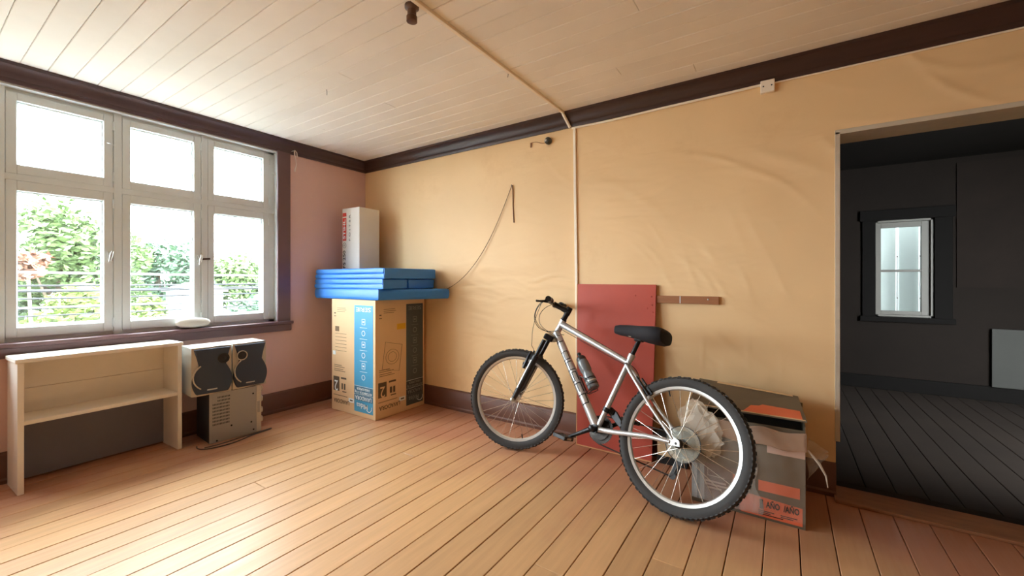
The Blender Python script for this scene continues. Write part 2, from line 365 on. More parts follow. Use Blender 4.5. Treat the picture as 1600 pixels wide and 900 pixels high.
casement_window('window_1', 'wide white painted casement window with peeling paint', 0)
casement_window('fill_window', 'unseen matching casement window added to even out the daylight', WSH)
cs = MB(); cs.box(0, .022, -.918, -.806, .785, ZC - .108); cs.box(0, .022, -3.08, -2.965, .785, ZC - .108); cs.box(0, .022, -.918 + WSH, -.806 + WSH, .785, ZC - .108); cs.box(0, .022, -3.08 + WSH, -2.965 + WSH, .785, ZC - .108)
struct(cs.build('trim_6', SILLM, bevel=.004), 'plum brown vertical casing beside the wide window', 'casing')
sl = MB(); sl.box(-.06, .045, -3.10, -.789, .765, .790); sl.box(0, .028, -3.08, -.80, .705, .765); sl.box(-.06, .045, -3.10 + WSH, -.789 + WSH, .765, .790); sl.box(0, .028, -3.08 + WSH, -.80 + WSH, .705, .765)
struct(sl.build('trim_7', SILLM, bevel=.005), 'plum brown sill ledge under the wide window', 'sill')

# ---- next room through the doorway -------------------------------
NX0, NX1, NY1, NZ = 3.05, 6.6, 3.0, 2.36
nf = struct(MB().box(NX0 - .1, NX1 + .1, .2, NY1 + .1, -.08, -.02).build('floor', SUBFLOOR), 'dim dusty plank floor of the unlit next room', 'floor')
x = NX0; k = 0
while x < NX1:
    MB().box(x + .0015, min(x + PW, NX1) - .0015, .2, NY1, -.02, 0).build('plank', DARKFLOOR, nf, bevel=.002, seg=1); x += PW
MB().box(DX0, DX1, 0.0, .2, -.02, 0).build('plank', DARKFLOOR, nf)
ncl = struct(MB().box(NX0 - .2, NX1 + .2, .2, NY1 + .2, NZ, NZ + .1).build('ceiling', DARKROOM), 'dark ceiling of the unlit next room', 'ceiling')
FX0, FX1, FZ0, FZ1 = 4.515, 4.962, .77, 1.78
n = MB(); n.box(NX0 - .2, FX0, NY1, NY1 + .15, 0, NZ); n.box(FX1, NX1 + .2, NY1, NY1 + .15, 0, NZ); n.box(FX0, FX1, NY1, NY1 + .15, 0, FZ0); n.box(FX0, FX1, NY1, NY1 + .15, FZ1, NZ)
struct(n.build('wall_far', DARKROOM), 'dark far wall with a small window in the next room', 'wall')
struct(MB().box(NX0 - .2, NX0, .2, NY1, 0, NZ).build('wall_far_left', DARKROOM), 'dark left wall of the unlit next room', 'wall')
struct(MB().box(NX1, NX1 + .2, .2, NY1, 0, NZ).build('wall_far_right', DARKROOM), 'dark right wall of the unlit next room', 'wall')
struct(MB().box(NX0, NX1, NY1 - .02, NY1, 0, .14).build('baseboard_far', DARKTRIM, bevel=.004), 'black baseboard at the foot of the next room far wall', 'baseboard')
n = MB(); n.box(FX0 - .11, FX0, NY1 - .025, NY1, FZ0 - .05, FZ1 + .1); n.box(FX1, FX1 + .13, NY1 - .025, NY1, FZ0 - .05, FZ1 + .1); n.box(FX0 - .13, FX1 + .15, NY1 - .035, NY1, FZ1, FZ1 + .11); n.box(FX0 - .13, FX1 + .15, NY1 - .04, NY1, FZ0 - .055, FZ0)
struct(n.build('trim_8', DARKTRIM, bevel=.004), 'near black casing around the small far window', 'casing')
w3 = thing('window_3', 'small two pane window glowing in the dark next room', 'window', (4.74, NY1, FZ0)); w3['kind'] = 'structure'
GREYW = mat('grey_window_paint', srgb(84, 78, 68), .5, var=.08)
n = MB(); n.box(FX0, FX0 + .022, NY1, NY1 + .1, FZ0, FZ1); n.box(FX1 - .022, FX1, NY1, NY1 + .1, FZ0, FZ1); n.box(FX0, FX1, NY1, NY1 + .1, FZ0, FZ0 + .02); n.box(FX0, FX1, NY1, NY1 + .1, FZ1 - .02, FZ1); n.build('frame', GREYW, w3)
n = MB(); n.box(FX0 + .022, FX0 + .05, NY1 + .03, NY1 + .07, FZ0 + .02, FZ1 - .02); n.box(FX1 - .085, FX1 - .022, NY1 + .03, NY1 + .07, FZ0 + .02, FZ1 - .02)
n.box(FX0 + .05, FX1 - .085, NY1 + .03, NY1 + .07, FZ0 + .02, FZ0 + .06); n.box(FX0 + .05, FX1 - .085, NY1 + .03, NY1 + .07, FZ1 - .075, FZ1 - .02); n.box(FX0 + .05, FX1 - .085, NY1 + .035, NY1 + .065, 1.238, 1.262)
s3 = n.build('sash', GREYW, w3, bevel=.002)
MB().box(FX0 + .05, FX1 - .085, NY1 + .05, NY1 + .053, FZ0 + .06, 1.238).build('pane', GLASS, s3); MB().box(FX0 + .05, FX1 - .085, NY1 + .05, NY1 + .053, 1.262, FZ1 - .075).build('pane', GLASS, s3)
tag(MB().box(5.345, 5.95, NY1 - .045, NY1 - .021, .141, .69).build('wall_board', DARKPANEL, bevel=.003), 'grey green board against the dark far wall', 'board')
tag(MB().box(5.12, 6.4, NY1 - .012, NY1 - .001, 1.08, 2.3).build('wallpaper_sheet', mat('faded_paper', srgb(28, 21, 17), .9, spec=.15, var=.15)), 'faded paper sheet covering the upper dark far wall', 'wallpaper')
nb = thing('sheet_metal_wall', 'white ribbed sheet wall outside the small far window', 'wall', (4.9, 3.55, -2))
for k in range(18):
    x0 = 3.26 + k * .19
    MB().box(x0 + .003, x0 + .187, 3.55, 3.57, -2, 5.5).build('sheet_panel', SHEET, nb)
    MB().box(x0 - .012, x0 + .012, 3.535, 3.55, -2, 5.5)  .build('batten', BATT, nb, bevel=.003)
    for z_ in (.95, 1.42): MB().sphere((x0, 3.534, z_), .007, 6, 4).build('screw', TRIM, nb)

# ================================================================== OBJECTS
BLACKP = mat('black_plastic', srgb(24, 24, 26), .42, bump=.0004, bscale=200)
BLACKM = mat('black_metal', srgb(30, 30, 32), .3, metal=.5)
# ---- bookcase -----------------------------------------------------
bc = thing('bookcase', 'low cream white bookcase with one shelf under the window', 'bookcase', (.16, -2.05, 0))
rz = Matrix.Translation((.155, -2.052, 0)) @ Matrix.Rotation(math.radians(2.2), 4, 'Z')
def bcm(): return MB(rz)
D0, D1, L0, L1 = -.115, .125, -.365, .365
bcm().box(D0, D1 + .004, L0 - .008, L1 + .008, .705, .728).build('top_board', WHITEP, bc, bevel=.003)
bcm().box(D0, D1, L0, L0 + .024, 0, .705).build('side_panel', WHITEP, bc, bevel=.002)
bcm().box(D0, D1, L1 - .024, L1, 0, .705).build('side_panel', WHITEP, bc, bevel=.002)
bcm().box(D0 + .01, D1 - .004, L0 + .024, L1 - .024, .368, .39).build('shelf', WHITEP, bc, bevel=.002)
bcm().box(D0, D0 + .01, L0 + .024, L1 - .024, .53, .705).build('back_board', WHITEP, bc, bevel=.0015)
bcm().box(D0, D0 + .01, L0 + .024, L1 - .024, .368, .528).build('back_board', WHITEP, bc, bevel=.0015)
bcm().box(D0, D0 + .008, L0 + .024, L1 - .024, .012, .366).build('lower_back_panel', mat('slate_back_panel', srgb(116, 116, 130), .7, var=.05), bc)
bcm().box(D0 + .01, D0 + .03, L0 + .024, L1 - .024, .352, .368).build('shelf_cleat', WHITEP, bc)

# ---- stereo on its side ------------------------------------------
SIL = mat('warm_silver_plastic', srgb(196, 184, 166), .38, metal=.15, var=.03)
GREYCASE = mat('grey_steel_case', srgb(160, 156, 150), .42, metal=.2, bump=.0003, bscale=300)
DARKCASE = mat('charcoal_case', srgb(46, 50, 56), .5)
st = thing('stereo_unit', 'grey stereo unit standing on its side under two speakers', 'stereo', (.24, -1.38, 0))
r2 = Matrix.Translation((.235, -1.38, 0)) @ Matrix.Rotation(math.radians(-4), 4, 'Z')
body = MB(r2).box(-.14, .125, -.165, .135, .004, .352).build('case', DARKCASE, st, bevel=.004)
pl = MB(r2).box(.125, .128, -.165, .135, .004, .352).build('case_panel', GREYCASE, st, bevel=.001)
for row in range(9):
    z_ = .33 - row * .0235
    for q in range(5 if row < 2 else 7):
        pass
for row in range(9):
    z_ = .325 - row * .0235; y0 = -.115 if row < 2 else -.145
    v = MB(r2)
    nn = 9 if row < 2 else 12
    for q in range(nn):
        yy = y0 + q * .0088
        if yy > -.036: break
        v.box(.1275, .1286, yy, yy + .005, z_ - .012, z_)
    v.build('vent_slot_row', DARKCASE, pl)
for yy, z_ in ((.112, .30), (.10, .09), (-.03, .10), (.115, .03), (-.12, .015)): MB(r2).lathe([(.006, 0), (.006, .0015), (.003, .0025)], (.128, yy, z_), (1, 0, 0), 10).build('screw', BLACKM, pl)
fp = [(-.14, .135), (.128, .135), (.128, .168), (.06, .185), (-.07, .185), (-.14, .165)]
fa = MB(r2).rings([[(a, b_, z_) for a, b_ in fp] for z_ in (.004, .354)]).build('fascia', SIL, st, bevel=.003)
for z_, rr in ((.285, .035), (.2, .03), (.12, .026)): MB(r2).lathe([(rr, 0), (rr, .012), (rr * .8, .018)], (.02, .183, z_), (0, 1, 0), 18).build('knob', SIL, fa, smooth=True)
for z_ in (.32, .245, .16, .09): MB(r2).lathe([(.022, -.02), (.022, .012), (.016, .018)], (.1, .17, z_), (.3, 1, 0), 14).build('button', SIL, fa, smooth=True)
MB(r2).box(.128, .131, .14, .158, .15, .235).build('tray_edge', GREYCASE, fa, bevel=.001)
# ---- speakers -----------------------------------------------------
GRILLE = mat('dark_blue_grey_grille', srgb(56, 64, 78), .75, bump=.0008, bscale=500)
SPKW = mat('pale_grey_speaker_case', srgb(196, 198, 192), .4, var=.03)
def speaker(label, y0, y1, tw_side, rotz, arc_side, ring_m):
    yc = (y0 + y1) / 2; hw = (y1 - y0) / 2
    T = Matrix.Translation((.27, yc, .354)) @ Matrix.Rotation(math.radians(rotz), 4, 'Z')
    s = thing('speaker', label, 'speaker', (.27, yc, .354), 'pair of stereo speakers')
    MB(T).box(-.14, .085, -hw + .003, hw - .003, 0, .332).build('cabinet', SPKW, s, bevel=.003)
    fc = MB(T); pts = [(.085 + .014 * math.cos(k * PI / 8 - PI / 2 + PI / 2) * math.sin(PI * k / 8), -hw + .003 + (2 * hw - .006) * k / 8) for k in range(9)]
    fc.rings([[(.085, -hw + .003, z_), *[(a + .004, b_, z_) for a, b_ in pts], (.085, hw - .003, z_)] for z_ in (0, .332)]).build('front_panel', SIL, s, bevel=.002)
    half = [(.0, .0)]
    # wavy grille outline: waist in the upper third, round belly below
    zs = [0.012 + .31 * k / 24 for k in range(25)]
    def wd(z_):
        t = z_ / .332
        if t < .62: return hw * (.62 + .36 * math.sin(PI * (t + .06) / .70))
        return hw * (.66 + .26 * ((t - .62) / .38) ** 1.3)
    L = [(-wd(z_), z_) for z_ in zs]; R_ = [(wd(z_), z_) for z_ in reversed(zs)]
    g = MB(T).prism(L + R_, (.086, 0, 0), (0, 1, 0), (0, 0, 1), (1, 0, 0), 0, .024).build('grille', GRILLE, s, bevel=.006, seg=3)
    tz, ty = .245, tw_side * hw * .52
    MB(T).loop_lathe([(.030, 0), (.036, 0), (.036, .006), (.030, .006)], (.108, ty, tz), (1, 0, 0), 28).build('tweeter_ring', ring_m, g, smooth=True)
    MB(T).lathe([(.030, 0), (.026, -.004), (.01, .003), (.001, .004)], (.1115, ty, tz), (1, 0, 0), 20).build('tweeter', BLACKP, g, smooth=True)
    arc = [(.113, arc_side * hw * .95 * math.cos(a), .13 + .1 * math.sin(a)) for a in [(-.9 + k * .2) for k in range(10)]]
    MB(T).tube(arc, .0045, 6).build('trim_arc', SIL, g, smooth=True)
    MB(T).box(.1105, .1125, -.035, .025, .034, .043).build('badge', METAL_PALE, g, bevel=.001)
    return s
speaker('left silver speaker with dark grille, beside the bookcase', -1.655, -1.412, 1, -4, -1, BLACKP)
speaker('right silver speaker with dark grille, nearer the room corner', -1.408, -1.175, -1, -2, -1, SIL)
cd = bez((.33, -1.62, .006), (.46, -1.68, .006), (.50, -1.48, .006), (.43, -1.34, .006), 16) + bez((.43, -1.34, .006), (.40, -1.26, .006), (.41, -1.14, .006), (.385, -1.155, .006), 9)[1:] + bez((.385, -1.155, .006), (.39, -1.22, .006), (.40, -1.30, .006), (.40, -1.36, .006), 6)[1:] + bez((.40, -1.36, .006), (.405, -1.45, .006), (.425, -1.5, .006), (.40, -1.60, .006), 8)[1:]
tag(MB().tube(cd, .004, 6).build('power_cord', mat('grey_brown_cord', srgb(70, 58, 52), .5), smooth=True, root=(.4, -1.4, 0)), 'thin dark power cord looped on the floor before the stereo', 'cord')

# ---- washing machine carton --------------------------------------
GREYI = mat('faint_grey_print', srgb(132, 138, 138), .6)
KRAFT = mat('kraft_cardboard', srgb(222, 190, 148), .7, var=.04, vscale=3, bump=.0008, bscale=40)
PRINT = mat('dark_print_on_kraft', srgb(96, 82, 66), .8)
BLUEP = mat('blue_printed_band', srgb(74, 158, 200), .5, var=.03)
DBLUEP = mat('slate_printed_band', srgb(62, 112, 142), .5)
SLATEP = mat('dark_slate_band', srgb(72, 84, 88), .5); SLATED = mat('darker_slate_band', srgb(54, 62, 66), .5)
WHITEI = mat('white_print', srgb(232, 240, 242), .6)
wx0, wx1, wy0, wy1, wz = .315, .915, -.595, -.045, .985
wm = thing('appliance_carton', 'tall kraft washing machine carton with blue band, standing upside down', 'box', ((wx0 + wx1) / 2, (wy0 + wy1) / 2, 0))
wbx = MB().box(wx0, wx1, wy0, wy1, 0, wz).build('carton_body', KRAFT, wm, bevel=.004)
def face_y(x0, x1, z0, z1, m, name, p, d=.0012): return MB().box(x0, x1, wy0 - d, wy0, z0, z1).build(name, m, p)
def face_x(y0, y1, z0, z1, m, name, p, d=.0012): return MB().box(wx1, wx1 + d, y0, y1, z0, z1).build(name, m, p)
def print_side(F, TX, a0, a1, dark):
    """a0..a1: blue band; F(u0,u1,z0,z1..) draws a plate; TX(text,size,u,z) writes upside down"""
    F(a0, a1, .04, .94, SLATEP if dark else BLUEP, 'printed_band', wm)
    F(a0 + .002, a1 - .002, .135, .255, SLATED if dark else DBLUEP, 'printed_band', wm, .0016)
    F(a0, a1, .256, .259, WHITEI, 'printed_line', wm, .0018); F(a0, a1, .186, .188, WHITEI, 'printed_line', wm, .0018)
    u = (a0 + a1) / 2; wd = a1 - a0
    W1 = GREYI if dark else WHITEI; TX('LAVADORA', .048, u, .160, W1, wd * .86); TX('AUTOMATICA 11 kg', .03, u, .205, W1, wd * .9); TX('CARGA SUPERIOR', .028, u, .236, W1, wd * .7)
    TX('Midea', .062, u - wd * .06, .095, W1, wd * .6); TX('SERIE', .05, u, .905, W1, wd * .78)
F_ = lambda u0, u1, z0, z1, m, nme, p, d=.0012: face_y(u0, u1, z0, z1, m, nme, p, d)
def fit(ob, target, ax):
    bb = [v.co[ax] for v in ob.data.vertices]; w_ = max(bb) - min(bb); c = (max(bb) + min(bb)) / 2
    for v in ob.data.vertices: v.co[ax] = c + (v.co[ax] - c) * target / w_
def TXy(t, s, u, z_, m, wd, up=-1):
    ob = lettering(t, s, (u, wy0 - .002, z_), (up, 0, 0), (0, 0, up), m, wm, 'printed_lettering', 'CENTER', .0004); fit(ob, wd, 0)
def TXx(t, s, u, z_, m, wd, up=-1):
    ob = lettering(t, s, (wx1 + .002, u, z_), (0, up, 0), (0, 0, up), m, wm, 'printed_lettering', 'CENTER', .0004); fit(ob, wd, 1)
print_side(F_, TXy, .640, .886, False)
G_ = lambda u0, u1, z0, z1, m, nme, p, d=.0012: face_x(u0, u1, z0, z1, m, nme, p, d)
print_side(G_, TXx, -.265, -.065, True)
def ring(o, ux, uz, r, m):
    n_ = Vector(ux).cross(Vector(uz)); MB().loop_lathe([(r, 0), (r + .005, 0), (r + .005, .0008), (r, .0008)], Vector(o), n_, 24).build('printed_icon', m, wm)
for k, z_ in enumerate((.80, .705, .61, .52, .43, .335)):
    for (o, ux, W_) in (((.763, wy0 - .0018, z_), (1, 0, 0), 0), ((wx1 + .0018, -.165, z_), (0, 1, 0), 1)):
        if k % 2: ring(o, ux, (0, 0, 1), .018, GREYI if W_ else WHITEI)
        else:
            for (du0, du1, dz0, dz1) in ((-.022, -.018, -.024, .024), (.018, .022, -.024, .024), (-.022, .022, .021, .025), (-.022, .022, -.025, -.021), (-.01, .01, -.006, .006)):
                if W_ == 0: face_y(.763 + du0, .763 + du1, z_ + dz0, z_ + dz1, WHITEI, 'printed_icon', wm, .002)
                else: face_x(-.165 + du0, -.165 + du1, z_ + dz0, z_ + dz1, GREYI, 'printed_icon', wm, .002)
        if k < 5:
            if W_ == 0: face_y(.715, .811, z_ - .05, z_ - .047, WHITEI, 'printed_line', wm, .002)
            else: face_x(-.205, -.125, z_ - .05, z_ - .047, GREYI, 'printed_line', wm, .002)
# logo arc
for (o, n_) in (((.835, wy0 - .0018, .092), (0, -1, 0)), ((wx1 + .0018, -.105, .092), (1, 0, 0))):
    a = MB(); c_ = Vector(o); ux = Vector((1, 0, 0)) if n_[0] == 0 else Vector((0, 1, 0))
    a.tube([c_ + ux * .035 * math.cos(t) + Vector((0, 0, 1)) * .035 * math.sin(t) for t in [(-2.6 + k * .22) for k in range(14)]], .003, 5); a.build('printed_icon', WHITEI, wm)
# dark print on the kraft part
for (FF, TT, b0) in ((face_y, TXy, .335), (face_x, TXx, -.575)):
    q = .0014
    o1 = b0 + .008
    FF(o1, o1 + .085, .175, .30, PRINT, 'printed_mark', wm, q); TT('2', .13, o1 + .043, .225, KRAFT if FF is face_x else WHITEI, .05)
    FF(o1 + .11, o1 + .185, .285, .30, PRINT, 'printed_mark', wm, q); TT('1', .075, o1 + .130, .225, PRINT, .02); TT('1', .075, o1 + .165, .225, PRINT, .02); FF(o1 + .13, o1 + .185, .172, .18, PRINT, 'printed_mark', wm, q)
    TT('LAVADORA', .05, o1 + .12, .09, PRINT, .22); FF(o1, o1 + .2, .135, .139, PRINT, 'printed_line', wm, q)
    FF(o1 + .22, o1 + .29, .10, .135, WHITEI, 'sticker', wm, .0018); FF(o1 + .238, o1 + .275, .112, .124, PRINT, 'printed_mark', wm, .0024)
    for z_, l_ in ((.40, .11), (.385, .15), (.365, .13), (.35, .16)): FF(o1 + .01, o1 + .01 + l_, z_, z_ + .004, PRINT, 'printed_line', wm, q)
    for z_, l_ in ((.905, .12), (.89, .13), (.875, .11)): FF(o1 + .055, o1 + .055 + l_, z_, z_ + .003, PRINT, 'printed_line', wm, q)
    FF(o1 + .012, o1 + .032, .855, .865, PRINT, 'printed_mark', wm, q); FF(o1 + .008, o1 + .036, .83, .836, PRINT, 'printed_mark', wm, q)
for k in range(6): face_y(.37 + k * .01, .375 + k * .01, .70, .745, PRINT, 'printed_mark', wm, .0013)
for z_ in (.68, .65, .62, .59, .56, .53): face_y(.37, .53, z_, z_ + .0025, PRINT, 'printed_line', wm, .0013)
face_y(.335, .375, .49, .525, WHITEI, 'sticker', wm, .0018)
face_x(-.37, -.275, .725, .775, mat('yellow_sticker', srgb(222, 176, 40), .5), 'sticker', wm, .002)
# faint drum drawing on the side face
dr = MB(); c_ = Vector((wx1 + .0006, -.42, .50))
dr.tube([c_ + Vector((0, .13 * math.cos(t), .16 * math.sin(t))) for t in [k * PI / 2 + .6 for k in range(5)]], .0016, 5)
for r_ in (.07, .045): dr.tube([c_ + Vector((0, r_ * math.cos(t), r_ * .9 * math.sin(t))) for t in [k * PI / 12 for k in range(25)]], .0014, 5)
dr.build('printed_drawing', PRINT, wm)

# ---- blue foam mats ----------------------------------------------
BLUE = mat('bright_blue_mat_cover', srgb(54, 132, 224), .5, var=.04, vscale=5, bump=.0015, bscale=18)
def mat_layer(q, z0, z1, name, parent, seam=False):
    """soft slab on the quad q (4 xy corners), slightly bulging rounded edges"""
    P = [Vector((a, b_)) for a, b_ in q]; c = sum(P, Vector((0, 0))) / 4; n_ = 10
    out = []
    for k in range(4):
        a, b_ = P[k], P[(k + 1) % 4]; e = (b_ - a); nn = Vector((e.y, -e.x)).normalized()
        if nn.dot(a - c) < 0: nn = -nn
        for j in range(n_): out.append(a + e * (j / n_) + nn * (random.uniform(-.002, .003)))
    h = z1 - z0; R = []
    for t, ins in ((0, .014), (.12, .004), (.3, 0), (.7, 0), (.88, .004), (1, .014)):
        R.append([(p.x + (c.x - p.x) / (c - p).length * ins, p.y + (c.y - p.y) / (c - p).length * ins, z0 + h * t) for p in out])
    return MB().rings(R).build(name, BLUE, parent, smooth=True)
zb = .988
g_ = 'folded blue foam mats on the carton'
m1 = thing('foam_mat', 'long thick blue foam mat, lowest on the tall carton', 'mat', (.6, -.3, zb), g_)
mat_layer([(.06, -.600), (.972, -.612), (1.215, -.035), (.05, -.035)], zb, zb + .088, 'cushion', m1)
z2 = zb + .089
m2 = thing('foam_mat', 'front middle folded blue foam mat, near the camera side of the pile', 'mat', (.5, -.45, z2), g_)
mat_layer([(.065, -.605), (1.010, -.602), (1.018, -.352), (.065, -.352)], z2, z2 + .041, 'cushion', m2); mat_layer([(.075, -.608), (1.014, -.604), (1.018, -.352), (.075, -.352)], z2 + .042, z2 + .084, 'cushion', m2)
MB().hexa([(1.008, -.598, z2 + .004), (1.018, -.602, z2 + .004), (1.026, -.356, z2 + .004), (1.012, -.352, z2 + .004), (1.008, -.598, z2 + .080), (1.018, -.602, z2 + .080), (1.026, -.356, z2 + .080), (1.012, -.352, z2 + .080)]).build('spine', BLUE, m2, bevel=.003)
m3 = thing('foam_mat', 'rear middle folded blue foam mat, close to the orange wall', 'mat', (.5, -.2, z2), g_)
mat_layer([(.065, -.345), (1.018, -.345), (1.035, -.045), (.065, -.045)], z2, z2 + .041, 'cushion', m3); mat_layer([(.065, -.345), (1.018, -.345), (1.035, -.045), (.065, -.045)], z2 + .042, z2 + .083, 'cushion', m3)
MB().hexa([(1.015, -.341, z2 + .004), (1.026, -.341, z2 + .004), (1.040, -.050, z2 + .004), (1.028, -.050, z2 + .004), (1.015, -.341, z2 + .079), (1.026, -.341, z2 + .079), (1.040, -.050, z2 + .079), (1.028, -.050, z2 + .079)]).build('spine', BLUE, m3, bevel=.003)
z3 = z2 + .085
m4 = thing('foam_mat', 'wide folded blue foam mat, topmost of the pile', 'mat', (.5, -.3, z3), g_)
mat_layer([(.075, -.603), (1.030, -.606), (1.048, -.042), (.075, -.042)], z3, z3 + .043, 'cushion', m4); mat_layer([(.085, -.602), (1.022, -.604), (1.048, -.042), (.085, -.042)], z3 + .044, z3 + .088, 'cushion', m4)
MB().hexa([(1.026, -.600, z3 + .003), (1.038, -.602, z3 + .003), (1.058, -.046, z3 + .003), (1.046, -.046, z3 + .003), (1.022, -.600, z3 + .085), (1.032, -.602, z3 + .085), (1.056, -.046, z3 + .085), (1.046, -.046, z3 + .085)]).build('spine', BLUE, m4, bevel=.003)
ztop = z3 + .0885
# ---- tall white carton -------------------------------------------
WCARD = mat('white_cardboard', srgb(226, 222, 214), .6, var=.03, bump=.0006, bscale=30, dirt=srgb(170, 164, 156), dirt_scale=5, dirt_at=.74)
REDP = mat('red_orange_print', srgb(214, 66, 50), .6); BLKP = mat('black_print', srgb(50, 48, 50), .7); GREYP = mat('grey_print', srgb(126, 126, 128), .7)
TT_ = Matrix.Translation((.25, -.24, ztop)) @ Matrix.Rotation(math.radians(3), 4, 'Z')
tb = thing('long_carton', 'tall white and red printed carton standing on the blue mats', 'box', (.25, -.24, ztop))
MB(TT_).box(-.122, .122, -.12, .12, 0, .59).build('carton_body', WCARD, tb, bevel=.003)
MB(TT_).box(-.114, -.062, -.1212, -.12, .28, .50).build('printed_block', REDP, tb); MB(TT_).box(-.114, -.062, -.1212, -.12, .512, .548).build('printed_block', REDP, tb)
R3 = TT_.to_3x3()
def tl(t, s, u, z_, m, wd, bold=.001):
    o_ = TT_ @ Vector((u, -.1225, z_)); ob = lettering(t, s, o_, R3 @ Vector((0, 0, 1)), R3 @ Vector((-1, 0, 0)), m, tb, 'printed_lettering', 'CENTER', bold); fit(ob, wd, 2)
tl('STIHL', .048, -.088, .39, WHITEI, .19); tl('FS 250', .05, -.088, .10, BLKP, .17); tl('F O I T S R', .03, -.010, .40, GREYP, .25, .0004)
MB(TT_).loop_lathe([(.022, 0), (.026, 0), (.026, .001), (.022, .001)], (-.088, -.1205, .235), (0, -1, 0), 24).build('printed_icon', GREYP, tb)
tl('R', .025, -.088, .235, GREYP, .018, .0002)
MB(TT_).box(-.115, -.06, -.1214, -.12, .515, .53).build('printed_line', REDP, tb)

# ---- red board, rail, conduit ------------------------------------
REDB = mat('red_painted_board', srgb(184, 76, 58), .5, var=.06, vscale=3, bump=.0004, bscale=60, dirt=srgb(214, 170, 130), dirt_scale=9, dirt_at=.77, dirt_w=.02)
EDGE = mat('raw_pine_edge', srgb(214, 160, 110), .7, var=.1)
rb = thing('red_board', 'red painted board with pale edges leaning on the orange wall', 'board', (2.75, -.12, 0))
b0, b1 = Vector((2.496, -.142, .001)), Vector((3.006, -.142, .001)); t0_, t1_ = Vector((2.447, -.022, 1.122)), Vector((3.004, -.022, 1.122))
nrm = (b1 - b0).cross(t0_ - b0).normalized()
if nrm.y > 0: nrm = -nrm
MB().hexa([b0, b1, b1 - nrm * .014, b0 - nrm * .014, t0_, t1_, t1_ - nrm * .014, t0_ - nrm * .014]).build('panel', REDB, rb)
MB().hexa([b0 + nrm * .001 - Vector((.006, 0, 0)), b0 + nrm * .001, b0 - nrm * .014, b0 - nrm * .014 - Vector((.006, 0, 0)), t0_ + nrm * .001 - Vector((.006, 0, 0)), t0_ + nrm * .001, t0_ - nrm * .014, t0_ - nrm * .014 - Vector((.006, 0, 0))]).build('edge_strip', EDGE, rb)
up_ = (t0_ - b0).normalized()
MB().hexa([b0 + nrm * .002, b1 + nrm * .002, b1, b0, b0 + nrm * .002 + up_ * .008, b1 + nrm * .002 + up_ * .008, b1 + up_ * .008, b0 + up_ * .008]).build('edge_strip', EDGE, rb)
for u_, v_ in ((.76, .935), (.95, .93), (.96, .88), (.90, .86), (.97, .84), (.74, .42), (.93, .13), (.80, .12), (.97, .08)):
    p = b0.lerp(b1, u_).lerp(t0_.lerp(t1_, u_), v_); MB().sphere(p + nrm * .0005, (.006, .004, .006), 8, 4).build('stud', REDB, rb, smooth=True)
RAIL = mat('brown_wood_rail', srgb(158, 104, 66), .55, var=.15, vscale=6, stretch=(1, 1, 8))
rl = thing('wall_rail', 'short brown wooden rail screwed to the orange wall', 'rail', (3.2, 0, 1.02))
MB().box(2.99, 3.375, -.022, -.001, 1.003, 1.050).build('rail_bar', RAIL, rl, bevel=.002)
MB().box(3.150, 3.155, -.0235, -.021, 1.004, 1.049).build('string_band', WHITEI, rl)
MB().lathe([(.005, 0), (.005, .002), (.002, .003)], (3.315, -.022, 1.032), (0, -1, 0), 10).build('screw', METAL_PALE, rl)
CREAM = mat('cream_conduit', srgb(246, 234, 214), .5, var=.05)
c1 = MB(); c1.hexa([(2.434, -.014, 0.0 + .18), (2.456, -.014, .18), (2.456, 0, .18), (2.434, 0, .18), (2.405, -.014, ZC - .11), (2.425, -.014, ZC - .11), (2.425, 0, ZC - .11), (2.405, 0, ZC - .11)])
tag(c1.build('cable_trunking', CREAM, bevel=.002, root=(2.43, 0, .18)), 'thin cream cable trunking running down the orange wall', 'conduit')
c2 = MB(); c2.tube([(2.35, -.062, ZC - .004), (2.352, -.066, ZC - .022), (2.375, -.04, ZC - .08), (2.385, -.018, ZC - .112)], .011, 8)
tag(c2.build('cable_trunking', CREAM, smooth=True, root=(2.36, -.04, ZC)), 'short cream conduit piece bridging the brown cornice', 'conduit')
c3 = MB(); c3.hexa([(2.329, YF + .8, ZC - .016), (2.349, YF + .8, ZC - .016), (2.349, YF + .8, ZC), (2.329, YF + .8, ZC), (2.339, -.062, ZC - .016), (2.359, -.062, ZC - .016), (2.359, -.062, ZC), (2.339, -.062, ZC)])
bt = tag(c3.build('ceiling_batten', CREAM, bevel=.002, root=(2.34, -.06, ZC)), 'long cream conduit crossing the board ceiling', 'conduit')
c4 = MB(); c4.tube([(2.395, -.012, ZC - .118), (2.7, -.012, ZC - .124), (3.05, -.013, ZC - .118), (3.35, -.013, ZC - .116), (3.60, -.013, ZC - .112)], .008, 8)
tag(c4.build('cable_trunking', CREAM, smooth=True, root=(3., 0, ZC - .12)), 'horizontal cream cable running under the brown cornice', 'conduit')
c5 = MB(); c5.tube([(3.66, -.008, ZC - .113), (4.2, -.008, ZC - .114), (4.75, -.008, ZC - .114)], .005, 6)
tag(c5.build('cable_trunking', CREAM, smooth=True, root=(4.2, 0, ZC - .114)), 'thin cream cable under the cornice above the doorway', 'conduit')
jb = thing('junction_box', 'small square cream junction box below the cornice', 'junction box', (3.625, 0, 2.25))
MB().box(3.59, 3.66, -.03, 0, 2.225, 2.295).build('cover', CREAM, jb, bevel=.004)
for a in (3.605, 3.645): MB().lathe([(.004, 0), (.004, .002), (.002, .0025)], (a, -.03, 2.26), (0, -1, 0), 8).build('screw', BLACKM, jb)
bl = thing('door_bell', 'small round dark bell on the wall below the cornice', 'bell', (2.2, 0, 2.21))
DOLIVE = mat('dark_olive_bakelite', srgb(62, 58, 46), .35)
MB().lathe([(.026, 0), (.028, .012), (.026, .026), (.018, .036), (.008, .038)], (2.2, 0, 2.215), (0, -1, 0), 24).build('dome', DOLIVE, bl, smooth=True)
